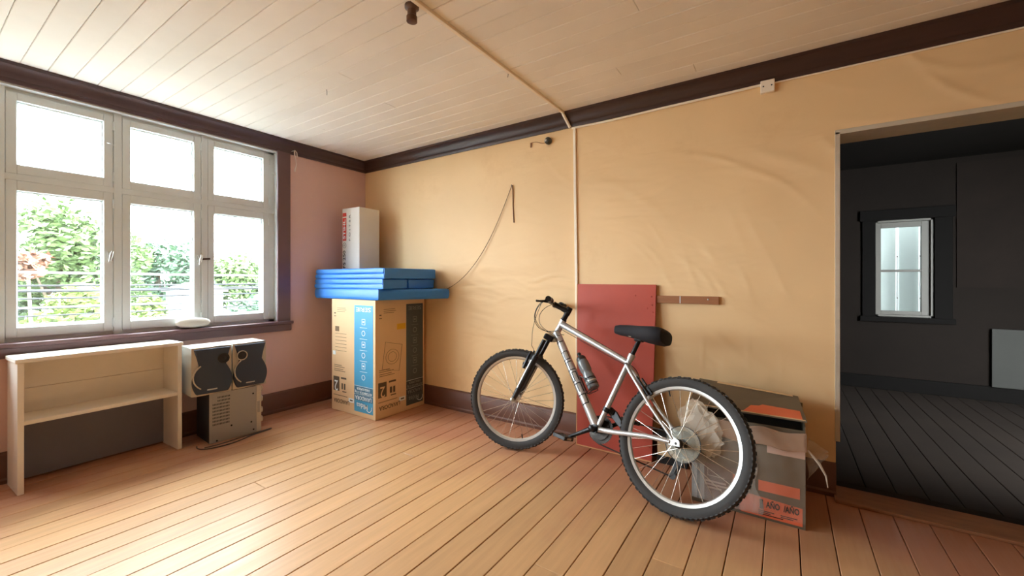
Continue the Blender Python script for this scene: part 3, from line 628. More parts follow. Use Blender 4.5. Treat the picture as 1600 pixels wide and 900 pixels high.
MB().lathe([(.009, .036), (.009, .041), (.004, .043)], (2.192, 0, 2.215), (0, -1, 0), 14).build('centre_cap', METAL_PALE, bl, smooth=True)
MB().tube(bez((2.175, -.006, 2.208), (2.12, -.008, 2.20), (2.12, -.008, 2.235), (2.05, -.006, 2.23), 10), .0022, 5).build('wire', RAIL, bl)
tag(MB().hexa([(2.035, -.006, 2.195), (2.047, -.006, 2.195), (2.047, 0, 2.195), (2.035, 0, 2.195), (2.038, -.01, 2.23), (2.05, -.01, 2.23), (2.05, 0, 2.23), (2.038, 0, 2.23)]).build('wall_clip', RAIL, root=(2.04, 0, 2.2)), 'tiny brown wall clip left of the round bell', 'clip')
STR = mat('brown_string', srgb(110, 72, 48), .7)
sg = thing('hanging_string', 'thin brown string looped over a nail above the blue mats', 'string', (1.866, 0, 1.918))
MB().tube([(1.866, 0, 1.918), (1.866, -.02, 1.92)], .003, 6).build('nail', BLACKM, sg)
MB().tube([(1.866, -.012, 1.918), (1.874, -.008, 1.88), (1.874, -.006, 1.75), (1.882, -.006, 1.617)], .0045, 6).build('hanging_end', STR, sg)
MB().tube(bez((1.866, -.012, 1.918), (1.70, -.012, 1.55), (1.50, -.012, 1.20), (1.205, -.05, 1.075), 20), .0026, 5).build('slack_string', STR, sg)
# ribbon on the casing, bulb holder, ceiling threads ----------------
rbn = thing('tied_ribbon', 'white ribbon tied to a nail beside the window casing', 'ribbon', (.02, -.775, 2.31))
WCL = mat('white_cloth_strip', srgb(240, 228, 220), .8)
MB().tube([(.005, -.80, 2.305), (.03, -.785, 2.31), (.03, -.77, 2.315)], .004, 6).build('nail', METAL_PALE, rbn)
MB().tube([(.028, -.775, 2.318), (.032, -.776, 2.28), (.03, -.764, 2.235), (.03, -.757, 2.195), (.03, -.768, 2.155), (.03, -.772, 2.13)], [.008, .009, .006, .0055, .009, .012], 6, flat=.4, up=(1, 0, 0)).build('ribbon_tail', WCL, rbn, smooth=True)
MB().tube([(.03, -.770, 2.318), (.035, -.758, 2.30), (.032, -.752, 2.26)], [.004, .007, .008], 6, flat=.4, up=(1, 0, 0)).build('ribbon_loop', WCL, rbn, smooth=True)
lh = thing('bulb_holder', 'small brown bulb holder hanging from the ceiling conduit', 'bulb holder', (2.31, -1.49, ZC))
BRN = mat('brown_bakelite', srgb(96, 66, 48), .35)
MB().lathe([(.032, 0), (.032, -.012), (.02, -.02), (.02, -.045), (.024, -.05), (.024, -.072), (.019, -.074)], (2.300, -1.49, ZC), (0, 0, 1), 20).build('socket', BRN, lh, smooth=True)
MB().lathe([(.017, -.073), (.015, -.068), (.004, -.066)], (2.300, -1.49, ZC), (0, 0, 1), 16).build('contact', BLACKM, lh)
for (xx, yy, l_, lab) in ((1.22, -1.22, .035, 'dark loose thread dangling from the ceiling left of the conduit'), (2.33, -.76, .03, 'dark loose thread dangling beside the ceiling conduit')):
    tag(MB().tube([(xx, yy, ZC + .005), (xx + .004, yy, ZC - l_ * .5), (xx - .002, yy + .003, ZC - l_)], .0016, 5).build('loose_thread', BLACKP, root=(xx, yy, ZC)), lab, 'thread')
# stone on the sill -------------------------------------------------
sb_ = MB(); sb_.sphere((-.005, -1.525, .790 + .043), (.045, .112, .044), 20, 12)
for v in sb_.v: v.z = max(v.z, .791); v.z += .006 * math.sin(18 * v.y) * (v.z - .79) / .08
tag(sb_.build('sill_stone', mat('pale_grey_stone', srgb(206, 202, 190), .8, var=.06, vscale=12, bump=.002, bscale=30), smooth=True, root=(-.005, -1.525, .79)), 'pale oval stone resting on the window sill', 'stone')

# ================================================================== BICYCLE
SILVER = mat('silver_frame_paint', srgb(196, 198, 200), .28, metal=.55, var=.03, coat=.3)
RUBBER = mat('grey_black_tyre', srgb(58, 58, 58), .75, var=.12, vscale=8, bump=.0008, bscale=120)
RIMM = mat('rim_alloy', srgb(206, 206, 202), .3, metal=.6)
STEEL = mat('steel_wire', srgb(214, 208, 196), .25, metal=.85)
CHAINM = mat('oily_steel', srgb(62, 58, 54), .45, metal=.5)
SADM = mat('black_saddle_fabric', srgb(26, 26, 32), .85, bump=.0008, bscale=150)
DECAL = mat('black_decal', srgb(22, 22, 24), .5)
LENS = see_through('clear_spoke_guard', .30, srgb(214, 220, 208), .15)
R_ = .3363; WBS = 1.13; HA = math.radians(70); OFFK = .04
yaw, lean, pitch, steer = 2.9646, .3277, .010, .4617
X0 = Vector((math.cos(yaw), math.sin(yaw), 0)); Z0 = Vector((0, 0, 1)); Y0 = Z0.cross(X0)
Zl = Z0 * math.cos(lean) - Y0 * math.sin(lean); Yl = Y0 * math.cos(lean) + Z0 * math.sin(lean)
X2 = X0 * math.cos(pitch) + Zl * math.sin(pitch); Z2 = Zl * math.cos(pitch) - X0 * math.sin(pitch)
OA = Vector((3.2493, -.6923, .003)) + Zl * R_ - Z2 * R_
BT = Matrix(((X2.x, Yl.x, Z2.x, OA.x), (X2.y, Yl.y, Z2.y, OA.y), (X2.z, Yl.z, Z2.z, OA.z), (0, 0, 0, 1)))
ax_a = Vector((-math.cos(HA), 0, math.sin(HA))); ax_f = Vector((math.sin(HA), 0, math.cos(HA)))
SP = Vector((WBS, 0, R_)) - ax_f * OFFK
def axp(z_): return SP + ax_a * ((z_ - SP.z) / ax_a.z)
FT = BT @ Matrix.Translation(SP) @ Matrix.Rotation(steer, 4, ax_a) @ Matrix.Translation(-SP)
bike = thing('bicycle', 'silver mountain bike with black saddle leaning towards the orange wall', 'bicycle', (2.7, -.55, 0))
def B(): return MB(BT)
def Fk(): return MB(FT)
HTt, HTb = axp(.912), axp(.800); BB = Vector((.48, 0, .291)); STt = Vector((.343, 0, .735))
# frame tubes
B().tube([HTb, HTb + ax_a * .012, HTt - ax_a * .012, HTt], [.024, .0215, .0215, .024], 18).build('head_tube', SILVER, bike, smooth=True)
tt0 = axp(.885); B().tube([tt0, tt0.lerp(Vector((.36, 0, .70)), .35), Vector((.36, 0, .70))], [.022, .0195, .016], 16).build('top_tube', SILVER, bike, smooth=True)
B().tube([tt0.lerp(Vector((.36, 0, .70)), .07) + Vector((0, 0, .0205)), tt0.lerp(Vector((.36, 0, .70)), .93) + Vector((0, 0, .014))], .005, 6).build('top_tube_stripe', DECAL, bike)
dt0 = axp(.822); RT = .0265
dtube = B().tube([dt0, dt0.lerp(BB, .1), BB], [.024, RT, RT], 20).build('down_tube', SILVER, bike, smooth=True)
B().tube([BB, STt], .0165, 16).build('seat_tube', SILVER, bike, smooth=True)
B().lathe([(.024, -.036), (.024, .036)], BB, (0, 1, 0), 18).build('bottom_bracket', BLACKM, bike, smooth=True)
for sg_ in (1, -1):
    B().tube([BB + Vector((-.02, sg_ * .018, 0)), BB + Vector((-.13, sg_ * .036, .012)), Vector((.16, sg_ * .056, .332)), Vector((.03, sg_ * .066, .337))], [.015, .0135, .012, .010], 12).build('chain_stay', SILVER, bike, smooth=True)
    B().tube([Vector((.362, sg_ * .012, .69)), Vector((.32, sg_ * .030, .645)), Vector((.16, sg_ * .052, .48)), Vector((.02, sg_ * .066, .352))], [.011, .0105, .009, .008], 12).build('seat_stay', SILVER, bike, smooth=True)
    B().prism([(-.02, .325), (.035, .322), (.04, .345), (.015, .365), (-.015, .352)], (0, sg_ * .066 - .003, 0), (1, 0, 0), (0, 0, 1), (0, 1, 0), 0, .006).build('dropout', METAL_PALE, bike)
# lettering on the down tube, one child per letter
dd = (BB - dt0); Ld = dd.length; dd = dd.normalized(); vv = Vector((0, 1, 0)); side = vv.cross(dd).normalized()
if side.x > 0: side = -side          # points up/back, towards the saddle
GL = {'L': [[(0, 1), (0, 0), (1, 0)]], 'A': [[(0, 0), (0, 1), (1, 1), (1, 0)], [(0, .45), (1, .45)]], 'H': [[(0, 0), (0, 1)], [(1, 0), (1, 1)], [(0, .5), (1, .5)]],
      'S': [[(1, 1), (0, 1), (0, .5), (1, .5), (1, 0), (0, 0)]], 'E': [[(1, 1), (0, 1), (0, 0), (1, 0)], [(0, .5), (.9, .5)]], 'N': [[(0, 0), (0, 1), (1, 1), (1, 0)]]}
def on_tube(u, v_):                   # u metres along the tube, v_ metres around it
    a = v_ / RT; return dt0 + dd * u + (vv * math.cos(a) + side * math.sin(a)) * (RT + .0006)
for k, ch in enumerate('LAHSEN'):
    u0 = .085 + k * .077; wl_ = .058; hl = .054; mb = B(); th = .0066
    for st_ in GL[ch]:
        for (p, q) in zip(st_[:-1], st_[1:]):
            pu, pv, qu, qv = u0 + p[0] * wl_, (p[1] - .48) * hl, u0 + q[0] * wl_, (q[1] - .48) * hl
            L_ = math.hypot(qu - pu, qv - pv); du, dv = (qu - pu) / L_, (qv - pv) / L_; nn = max(2, int(L_ / .004))
            vs = []; fs = []
            for j in range(nn + 1):
                t = -th / 2 + (L_ + th) * j / nn; cu, cv = pu + du * t, pv + dv * t
                vs += [on_tube(cu - dv * th / 2, cv + du * th / 2), on_tube(cu, cv), on_tube(cu + dv * th / 2, cv - du * th / 2)]
                if j: o_ = 3 * j; fs += [(o_ - 3, o_ - 2, o_ + 1, o_), (o_ - 2, o_ - 1, o_ + 2, o_ + 1)]
            mb.add(vs, fs)
    mb.build('letter', DECAL, dtube)
# wheels
def wheel(T, c, nm, spw):
    mk = lambda: MB(T); c = Vector(c); Y = Vector((0, 1, 0)); rt = R_
    prof = [(rt - .052, -.014), (rt - .040, -.022), (rt - .024, -.0255), (rt - .010, -.022), (rt - .004, -.012), (rt - .003, 0), (rt - .004, .012), (rt - .010, .022), (rt - .024, .0255), (rt - .040, .022), (rt - .052, .014)]
    tyre = mk().loop_lathe(prof, c, Y, 96).build(nm, RUBBER, bike, smooth=True)
    kn = mk()
    for k in range(84):
        a = 2 * PI * k / 84; e = Vector((math.cos(a), 0, math.sin(a))); t_ = Vector((-math.sin(a), 0, math.cos(a)))
        for s_ in (-1, 1):
            kn.obox(c + e * (rt - .0095) + Y * s_ * .0215, (t_, e + Y * s_ * .8, Y - e * s_ * .6), (.0062, .004, .0035))
            if k % 2 == (s_ > 0): kn.obox(c + e * (rt - .0022) + Y * s_ * .007, (t_, e, Y), (.008, .003, .0055))
    tag(kn.build('tread_knobs', RUBBER, tyre), kind='stuff')
    rr = rt - .052
    mk().loop_lathe([(rr - .014, -.0095), (rr - .002, -.0125), (rr + .006, -.0135), (rr + .006, -.010), (rr - .002, 0), (rr + .006, .010), (rr + .006, .0135), (rr - .002, .0125), (rr - .014, .0095), (rr - .019, 0)], c, Y, 72).build('rim', RIMM, tyre, smooth=True)
    mk().lathe([(.006, -.07), (.008, -.052), (.02, -.036), (.023, -.034), (.023, -.031), (.013, -.026), (.012, 0), (.013, .026), (.023, .031), (.023, .034), (.02, .036), (.008, .052), (.006, .07)], c, Y, 20).build('hub', CHAINM if nm == 'rear_wheel' else RIMM, tyre, smooth=True)
    for k in range(32):
        s_ = 1 if k % 2 else -1; a = 2 * PI * k / 32 + .05; b_ = a + (1.0 if (k // 2) % 2 else -1.0)
        p = c + Vector((math.cos(b_), 0, math.sin(b_))) * .0215 + Y * s_ * .033; q = c + Vector((math.cos(a), 0, math.sin(a))) * (rr - .017) + Y * s_ * .002
        mk().tube([p, q], .00125, 5).build('spoke', STEEL, tyre)
    v = c + Vector((math.cos(spw), 0, math.sin(spw))) * (rr - .016); e = Vector((math.cos(spw), 0, math.sin(spw)))
    mk().tube([v, v - e * .03], [.004, .003], 8).build('valve', BLACKP, tyre)
    return tyre
wheel(BT, (0, 0, R_), 'rear_wheel', 1.2)
wheel(FT, (WBS, 0, R_), 'front_wheel', -1.9)
# drivetrain
for (yy, r0, r1, n_) in ((-.044, .060, .082, 42), (-.052, .050, .070, 34), (-.036, .05, .062, 28)):
    t = B(); c = BB + Vector((0, yy, 0)); P = []
    for k in range(n_ * 2): P.append(((r1 if k % 2 else r1 - .006) * math.cos(PI * k / n_), (r1 if k % 2 else r1 - .006) * math.sin(PI * k / n_)))
    t.rings([[c + Vector((a, d_, b_)) for a, b_ in P] for d_ in (-.0012, .0012)]); t.build('chainring', CHAINM, bike)
for k, rr in enumerate((.066, .058, .050, .043, .036, .030, .025)):
    B().lathe([(rr, 0), (rr, .002)], Vector((0, -.028 - .0042 * k, R_)), (0, -1, 0), 30).build('sprocket', CHAINM, bike)
B().loop_lathe([(.025, 0), (.088, 0), (.088, .002), (.025, .002)], Vector((0, -.0245, R_)), (0, -1, 0), 40).build('spoke_guard', LENS, bike, smooth=True)
B().loop_lathe([(.086, -.001), (.0895, -.001), (.0895, .003), (.086, .003)], Vector((0, -.0245, R_)), (0, -1, 0), 40).build('guard_rim', BLACKP, bike, smooth=True)
cy = -.045
ch_ = [BB + Vector((0, cy, .08)), Vector((0, cy, R_ + .045)), Vector((-.04, cy, R_ + .02)), Vector((-.038, cy, R_ - .02)), Vector((0.0, cy, R_ - .045)), Vector((.015, cy - .012, R_ - .085)), Vector((.035, cy - .012, R_ - .15)), Vector((.05, cy - .01, R_ - .17)), BB + Vector((0, cy, -.081)), BB + Vector((.06, cy, -.055)), BB + Vector((.081, cy, 0)), BB + Vector((.055, cy, .06)), BB + Vector((0, cy, .08))]
B().tube(ch_, .0042, 5, flat=.6).build('chain', CHAINM, bike)
rd = B(); rd.bar((.01, -.075, R_ - .02), (.02, -.07, R_ - .09), .02, .018); rd.bar((.018, -.066, R_ - .08), (.045, -.064, R_ - .175), .014, .03, (1, 0, 0)); rd.build('rear_derailleur', BLACKM, bike, bevel=.003)
for z_, xx in ((.088, .018), (.165, .042)): B().lathe([(.018, 0), (.018, .006)], Vector((xx, -.054, R_ - z_)), (0, -1, 0), 14).build('jockey_wheel', BLACKP, bike)
stv = (STt - BB).normalized(); fp_ = BB + stv * .125
B().lathe([(.021, -.013), (.021, .013)], fp_, stv, 18).build('derailleur_clamp', BLACKM, bike, smooth=True)
fd = B(); fd.prism([(-.09, -.085), (.0, -.02), (.02, .0), (-.01, .02), (-.05, .0), (-.115, -.07)], fp_ + Vector((-.0, -.03, 0)), (1, 0, 0), (0, 0, 1), (0, -1, 0), 0, .018); fd.bar(fp_ + Vector((-.01, -.02, 0)), fp_ + Vector((-.035, -.03, -.01)), .02, .03); fd.build('front_derailleur', BLACKM, bike, bevel=.003)
cv_ = Vector((.128, 0, -.086))
for sg_, dv in ((1, cv_), (-1, -cv_)):
    y1, y2 = sg_ * .058, sg_ * .082
    B().tube([BB + Vector((0, y1, 0)), BB + Vector((0, y1, 0)) + dv * .12, BB + Vector((0, y2, 0)) + dv * .8, BB + Vector((0, y2, 0)) + dv], [.018, .014, .0105, .013], 12, flat=.7).build('crank_arm', BLACKM, bike, smooth=True)
    B().lathe([(.017, -.006), (.017, .006), (.010, .010)], BB + Vector((0, y1 + sg_ * .008, 0)), (0, sg_, 0), 16).build('crank_bolt', BLACKM, bike, smooth=True)
    pc = BB + dv + Vector((.0, sg_ * .135, 0)); pd = B(); dirx = Vector((.97, 0, .08)).normalized(); nz_ = Vector((0, 1, 0)).cross(dirx)
    for k in (-1, 1): pd.obox(pc + dirx * k * .036, (dirx, (0, 1, 0), nz_), (.006, .046, .011))
    for k in (-1, 0, 1): pd.obox(pc + Vector((0, k * .04, 0)), (dirx, (0, 1, 0), nz_), (.038, .006, .010))
    pd.tube([pc - Vector((0, sg_ * .055, 0)), pc + Vector((0, sg_ * .045, 0))], .008, 8)
    ped = pd.build('pedal', BLACKP, bike, bevel=.002)
    for k in (-1, 1): B().obox(pc + dirx * k * .0425, (dirx, (0, 1, 0), nz_), (.001, .02, .006)).build('reflector', METAL_PALE, ped)
# seat
B().lathe([(.021, -.016), (.021, .016)], STt, stv, 18).build('seat_collar', SILVER, bike, smooth=True)
spt = STt + stv * .105
B().tube([STt, spt], .0135, 14).build('seat_post', BLACKM, bike, smooth=True)
B().obox(spt + Vector((0, 0, .006)), ((1, 0, 0), (0, 1, 0), (0, 0, 1)), (.024, .018, .012)).build('seat_clamp', BLACKM, bike, bevel=.004)
rr_ = MB(BT)
for s_ in (-1, 1): B().tube([(.42, s_ * .012, .868), (.36, s_ * .022, .852), (.27, s_ * .022, .850), (.19, s_ * .035, .872)], .004, 6).build('saddle_rail', STEEL, bike)
sec = [(.478, .012, .892, .016), (.470, .024, .890, .028), (.44, .031, .890, .035), (.38, .037, .890, .040), (.32, .050, .886, .045), (.27, .078, .882, .050), (.22, .098, .880, .054), (.18, .100, .878, .054), (.155, .086, .876, .046), (.145, .05, .876, .030)]
S = B(); S.rings([[Vector((xx, hw_ * (abs(math.cos(t)) ** .7) * (1 if math.cos(t) > 0 else -1), zc + hh * (abs(math.sin(t)) ** .75) * (1 if math.sin(t) > 0 else -1) * (.75 if math.sin(t) > 0 else 1))) for t in [2 * PI * k / 22 for k in range(22)]] for xx, hw_, zc, hh in sec])
S.build('saddle', SADM, bike, smooth=True)
# fork and cockpit (turned with the steering)
cr = axp(.775)
Fk().obox(cr + ax_f * .022, (ax_f, (0, 1, 0), ax_a), (.034, .074, .020)).build('fork_crown', BLACKM, bike, bevel=.010, seg=3)
for s_ in (-1, 1):
    ax0 = Vector((WBS, s_ * .062, R_))
    top = ax0 + ax_a * .455
    Fk().tube([top, ax0 + ax_a * .30], .0145, 14).build('stanchion', BLACKM, bike, smooth=True)
    lg = Fk().tube([ax0 + ax_a * .335, ax0 + ax_a * .325, ax0 + ax_a * .05, ax0], [.0205, .0225, .0195, .015], 16).build('fork_leg', BLACKP, bike, smooth=True)
    Fk().tube([ax0 + ax_a * .30 + Vector((.012, s_ * .019, 0)), ax0 + ax_a * .09 + Vector((.01, s_ * .018, 0))], .0035, 6).build('fork_stripe', RIMM, lg)
    Fk().lathe([(.013, 0), (.013, .012), (.007, .016)], ax0 + Vector((0, s_ * .014, 0)), (0, s_, 0), 12).build('axle_nut', METAL_PALE, bike, smooth=True)
    for (T_, base, nm_) in ((FT, ax0 + ax_a * .255 + Vector((.022, 0, .0)), 0), ):
        v = MB(T_); p = base + Vector((.022, -s_ * .016, 0)); v.tube([p - ax_a * .025, p + ax_a * .05 + Vector((.006, 0, 0)), p + ax_a * .105 + Vector((.008, -s_ * .008, 0))], [.013, .011, .008], 8)
        v.obox(p + Vector((-.006, -s_ * .012, 0)), (ax_f, (0, 1, 0), ax_a), (.026, .009, .009)); v.build('brake_arm', BLACKM, bike, bevel=.002)
Fk().lathe([(.0215, 0), (.0215, .010), (.018, .012), (.018, .055), (.020, .057), (.020, .075)], HTt, ax_a, 18).build('steerer_spacer', BLACKM, bike, smooth=True)
stb = axp(.978); clampc = Vector((.960, 0, 1.015))
Fk().tube([stb - ax_f * .012, stb, stb.lerp(clampc, .5), clampc], [.023, .023, .0175, .020], 14).build('stem', BLACKM, bike, smooth=True)
Fk().lathe([(.021, -.024), (.021, .026), (.016, .031)], stb, ax_a, 16).build('stem_clamp', BLACKM, bike, smooth=True)
hb = [(-.03, .29, .012), (-.012, .20, .010), (-.002, .10, .004), (0, .05, 0), (0, -.05, 0), (-.002, -.10, .004), (-.012, -.20, .010), (-.03, -.29, .012)]
Fk().tube([clampc + Vector(p) for p in hb], .0125, 12).build('handlebar', BLACKM, bike, smooth=True)
for s_ in (-1, 1):
    g0, g1 = clampc + Vector((-.018, s_ * .195, .0105)), clampc + Vector((-.030, s_ * .298, .0122))
    Fk().tube([g0, g0.lerp(g1, .1), g0.lerp(g1, .9), g1], [.018, .0165, .017, .0185], 14).build('grip', BLACKP, bike, smooth=True)
    Fk().tube([g0 - (g1 - g0) * .35, g0 - (g1 - g0) * .05], .021, 14).build('twist_shifter', BLACKP, bike, smooth=True)
    lc = clampc + Vector((-.008, s_ * .135, .008))
    lv = Fk(); lv.tube([lc, lc + Vector((.028, 0, -.004)), lc + Vector((.045, s_ * .02, -.006)), lc + Vector((.058, s_ * .07, -.012)), lc + Vector((.062, s_ * .125, -.016))], [.012, .010, .008, .007, .008], 8, flat=.6); lv.obox(lc + Vector((.016, 0, -.002)), ((1, 0, 0), (0, 1, 0), (0, 0, 1)), (.022, .013, .011)); lv.build('brake_lever', BLACKM, bike, smooth=True)
def w2(T_, p): return T_ @ Vector(p)
def cable(a, b_, c, d_, r=.0022):
    MB().tube(bez(a, b_, c, d_, 18), r, 6).build('cable', BLACKP, bike, smooth=True)
cl = clampc
cable(w2(FT, cl + Vector((.05, .135, 0))), w2(FT, cl + Vector((.14, .12, -.10))), w2(FT, cl + Vector((.10, .02, -.24))), w2(BT, (.88, .03, .835)))
cable(w2(FT, cl + Vector((.03, .165, 0))), w2(FT, cl + Vector((.13, .12, -.08))), w2(FT, cl + Vector((.12, .03, -.20))), w2(BT, (.86, .028, .80)))
cable(w2(FT, cl + Vector((.05, -.135, 0))), w2(FT, cl + Vector((.16, -.10, -.06))), w2(FT, cl + Vector((.12, .02, -.22))), w2(BT, (.87, -.03, .82)))
cable(w2(FT, cl + Vector((.05, .13, 0))), w2(FT, cl + Vector((.12, .08, -.20))), w2(FT, (1.07, .03, .80)), w2(FT, (1.075, .0, .71)), .0018)
cable(w2(BT, (.86, .022, .845)), w2(BT, (.70, .024, .79)), w2(BT, (.50, .022, .725)), w2(BT, (.375, .02, .685)), .0018)
cable(w2(BT, (.375, .02, .685)), w2(BT, (.31, .06, .70)), w2(BT, (.27, .03, .66)), w2(BT, (.27, .0, .615)), .0025)
MB(FT).tube([(1.075, .0, .71), (1.068, -.03, .69), (1.06, -.048, .665)], .0025, 6).build('brake_noodle', STEEL, bike, smooth=True)
for s_ in (-1, 1):
    v = B(); p = Vector((.205, s_ * .034, .555)); ss = Vector((.16, 0, .165)).normalized()
    v.tube([p - ss * .02, p + ss * .05, p + ss * .10], [.010, .008, .006], 8); v.obox(p + Vector((-.01, -s_ * .012, .006)), (ss, (0, 1, 0), (1, 0, -1)), (.024, .008, .010)); v.build('brake_arm', BLACKM, bike, bevel=.002)
# bottle and cage
perp = Vector((dd.z, 0, -dd.x));
if perp.z < 0: perp = -perp
bo = BB - dd * .215 + perp * .088; bt_ = -dd
cg = B()
for s_ in (-1, 1): cg.tube([bo - bt_ * .006 + Vector((0, s_ * .02, 0)) - perp * .06, bo - bt_ * .006 + Vector((0, s_ * .041, 0)), bo + bt_ * .07 + Vector((0, s_ * .041, 0)) - perp * .01, bo + bt_ * .10 + Vector((0, s_ * .03, 0)) - perp * .045], .003, 6)
cg.tube([bo - bt_ * .007 + perp * .035 + Vector((0, .02, 0)), bo - bt_ * .007 - perp * .05], .003, 6); cg.tube([bo - bt_ * .006 - perp * .055, bo + bt_ * .12 - perp * .055], .004, 6)
cg.build('bottle_cage', BLACKM, bike, smooth=True)
bw = BT @ bo
btl = thing('water_bottle', 'grey sports water bottle held on the bicycle down tube', 'bottle', bw)
BOT = mat('smoky_grey_plastic', srgb(112, 118, 122), .25, var=.05, coat=.3)
B().lathe([(.030, 0), (.0355, .006), (.0355, .085), (.031, .095), (.031, .115), (.0355, .125), (.0355, .175), (.033, .19), (.026, .2)], bo, bt_, 24).build('bottle_body', BOT, btl, smooth=True)
B().lathe([(.031, .190), (.031, .212), (.024, .222), (.012, .226), (.011, .240), (.013, .243), (.010, .252)], bo, bt_, 20).build('bottle_cap', BLACKP, btl, smooth=True)
for k in (.02, .04, .06): B().loop_lathe([(.0352, 0), (.0366, 0), (.0366, .008), (.0352, .008)], bo + bt_ * k, bt_, 24).build('grip_rib', BLACKP if k != .04 else RIMM, btl, smooth=True)

# ================================================================== BOXES BY THE DOORWAY
OLIVE = mat('olive_grey_carton', srgb(104, 94, 78), .6, var=.06, vscale=4, bump=.0006, bscale=40)
ORNG = mat('orange_carton_print', srgb(232, 116, 78), .55, var=.03)
DARKIN = mat('black_shade_and_print', srgb(26, 24, 22), .8)
INK = mat('dark_ink', srgb(36, 22, 20), .7)
PINKP = mat('pale_pink_label', srgb(214, 184, 170), .6)
cx0, cx1, cyf, cyb, cz = 3.30, 3.786, -.472, -.10, .455
ct = thing('tool_carton', 'olive and orange carton wrapped in plastic beside the doorway', 'box', ((cx0 + cx1) / 2, (cyf + cyb) / 2, 0))
m_ = MB(); m_.box(cx0, cx1, cyf, cyf + .006, 0, cz); m_.box(cx0, cx1, cyb - .006, cyb, 0, cz + .04); m_.box(cx0, cx0 + .006, cyf + .006, cyb - .006, 0, cz + .02); m_.box(cx1 - .006, cx1, cyf + .006, cyb - .006, 0, cz + .02); m_.box(cx0, cx1, cyf + .006, cyb - .006, 0, .006)
cbod = m_.build('carton_body', OLIVE, ct)
MB().box(cx0 + .01, cx1 - .01, cyf + .012, cyb - .012, .36, .40).build('shade_slab', DARKIN, ct)  # added black slab stands in for the shade inside the open carton
lid = MB(); lid.hexa([(cx0 - .02, cyf - .002, .497), (cx1 + .006, cyf - .004, .497), (cx1 - .02, cyb, .520), (cx0 - .02, cyb, .555), (cx0 - .02, cyf - .002, .503), (cx1 + .006, cyf - .004, .503), (cx1 - .02, cyb, .527), (cx0 - .02, cyb, .561)])
ld = lid.build('lid_flap', OLIVE, ct)
def on_lid(a, b_, up=.0008):     # a along x 0..1, b_ front..back
    p = Vector((cx0 - .02, cyf - .002, .503)).lerp(Vector((cx1 + .006, cyf - .004, .503)), a); q = Vector((cx0 - .02, cyb, .561)).lerp(Vector((cx1 - .02, cyb, .527)), a)
    return p.lerp(q, b_) + Vector((0, 0, up))
def lid_patch(poly, m, nm): MB().rings([[on_lid(a, b_, .0004) for a, b_ in poly], [on_lid(a, b_, .0018) for a, b_ in poly]]).build(nm, m, ld)
lid_patch([(.50, .04), (.97, .04), (.97, .34), (.66, .36), (.63, .30), (.56, .27)], ORNG, 'printed_band')
lid_patch([(.12, .45), (.26, .42), (.26, .48), (.12, .51)], PINKP, 'printed_mark'); lid_patch([(.14, .57), (.24, .55), (.24, .60), (.14, .62)], PINKP, 'printed_mark')
lid_patch([(.0, .005), (.99, .005), (.99, .03), (.0, .03)], KRAFT, 'torn_edge'); lid_patch([(.2, .93), (.95, .93), (.95, .99), (.2, .99)], KRAFT, 'torn_edge')
def cf(x0, x1, z0, z1, m, nm, d_=.0014): return MB().box(x0, x1, cyf - d_, cyf, z0, z1).build(nm, m, ct)
cf(3.60, 3.765, .135, .185, ORNG, 'printed_band')
MB().prism([(3.50, .030), (3.53, .012), (3.775, .012), (3.775, .095), (3.56, .108)], (0, cyf, 0), (1, 0, 0), (0, 0, 1), (0, -1, 0), 0, .0014).build('printed_band', ORNG, ct)
for t_, s_, u_, z_, w_ in (('1', .062, 3.612, .070, .014), ('AÑO', .04, 3.660, .074, .056), ('/AÑO', .04, 3.733, .074, .062)): fit(lettering(t_, s_, (u_, cyf - .002, z_), (1, 0, 0), (0, 0, 1), INK, ct, 'printed_lettering', 'CENTER', .0014), w_, 0)
for z_, a, b_ in ((.038, 3.60, 3.665), (.03, 3.60, 3.65), (.038, 3.69, 3.755), (.03, 3.69, 3.74), (.022, 3.60, 3.70)): cf(a, b_, z_, z_ + .004, INK, 'printed_line', .0019)
cf(3.635, 3.785, .325, .385, PINKP, 'paper_label'); cf(3.67, 3.69, .355, .37, INK, 'printed_mark', .002); cf(3.71, 3.735, .356, .366, INK, 'printed_mark', .002)
cf(cx0, 3.36, .02, .20, mat('pale_grey_print', srgb(176, 182, 184), .6), 'printed_band'); cf(3.325, 3.338, .02, .20, mat('slate_print', srgb(92, 112, 124), .6), 'printed_band', .0022)
MR = mat('maroon_print', srgb(112, 66, 56), .6); cf(3.36, 3.52, .015, .21, MR, 'printed_band')
for z_, a, b_ in ((.118, 3.365, 3.46), (.102, 3.365, 3.48), (.086, 3.375, 3.44)): cf(a, b_, z_, z_ + .009, PINKP, 'printed_line', .0022)
cf(3.49, 3.53, .15, .185, ORNG, 'printed_mark', .0022)
cf(3.375, 3.455, .15, .153, PINKP, 'printed_line', .0022); cf(3.375, 3.378, .15, .19, PINKP, 'printed_line', .0022)
# clear plastic wrap: crumpled sheet over the front and round the right edge
WRAP = see_through('clear_plastic_wrap', .12, srgb(236, 226, 212), .18, bump=.004, bscale=22)
def sheet(fn, nu, nv, name, m, parent=None, label=None, cat=None, thick=.001, root=None):
    mb = MB(); vs = [fn(i / nu, j / nv) for j in range(nv + 1) for i in range(nu + 1)]; W_ = nu + 1
    mb.add(vs, [(j * W_ + i, j * W_ + i + 1, (j + 1) * W_ + i + 1, (j + 1) * W_ + i) for j in range(nv) for i in range(nu)])
    o = mb.build(name, m, parent, smooth=False, root=root); md = o.modifiers.new('thickness', 'SOLIDIFY'); md.thickness = thick
    for q in o.data.polygons: q.use_smooth = True
    if label: tag(o, label, cat)
    return o
rnd = random.Random(4)
def wob(u, v, a=.006): return a * (math.sin(17 * u + 9 * v) * .5 + math.sin(31 * v - 12 * u + 1) * .4 + math.sin(47 * u + 5 * v) * .3)
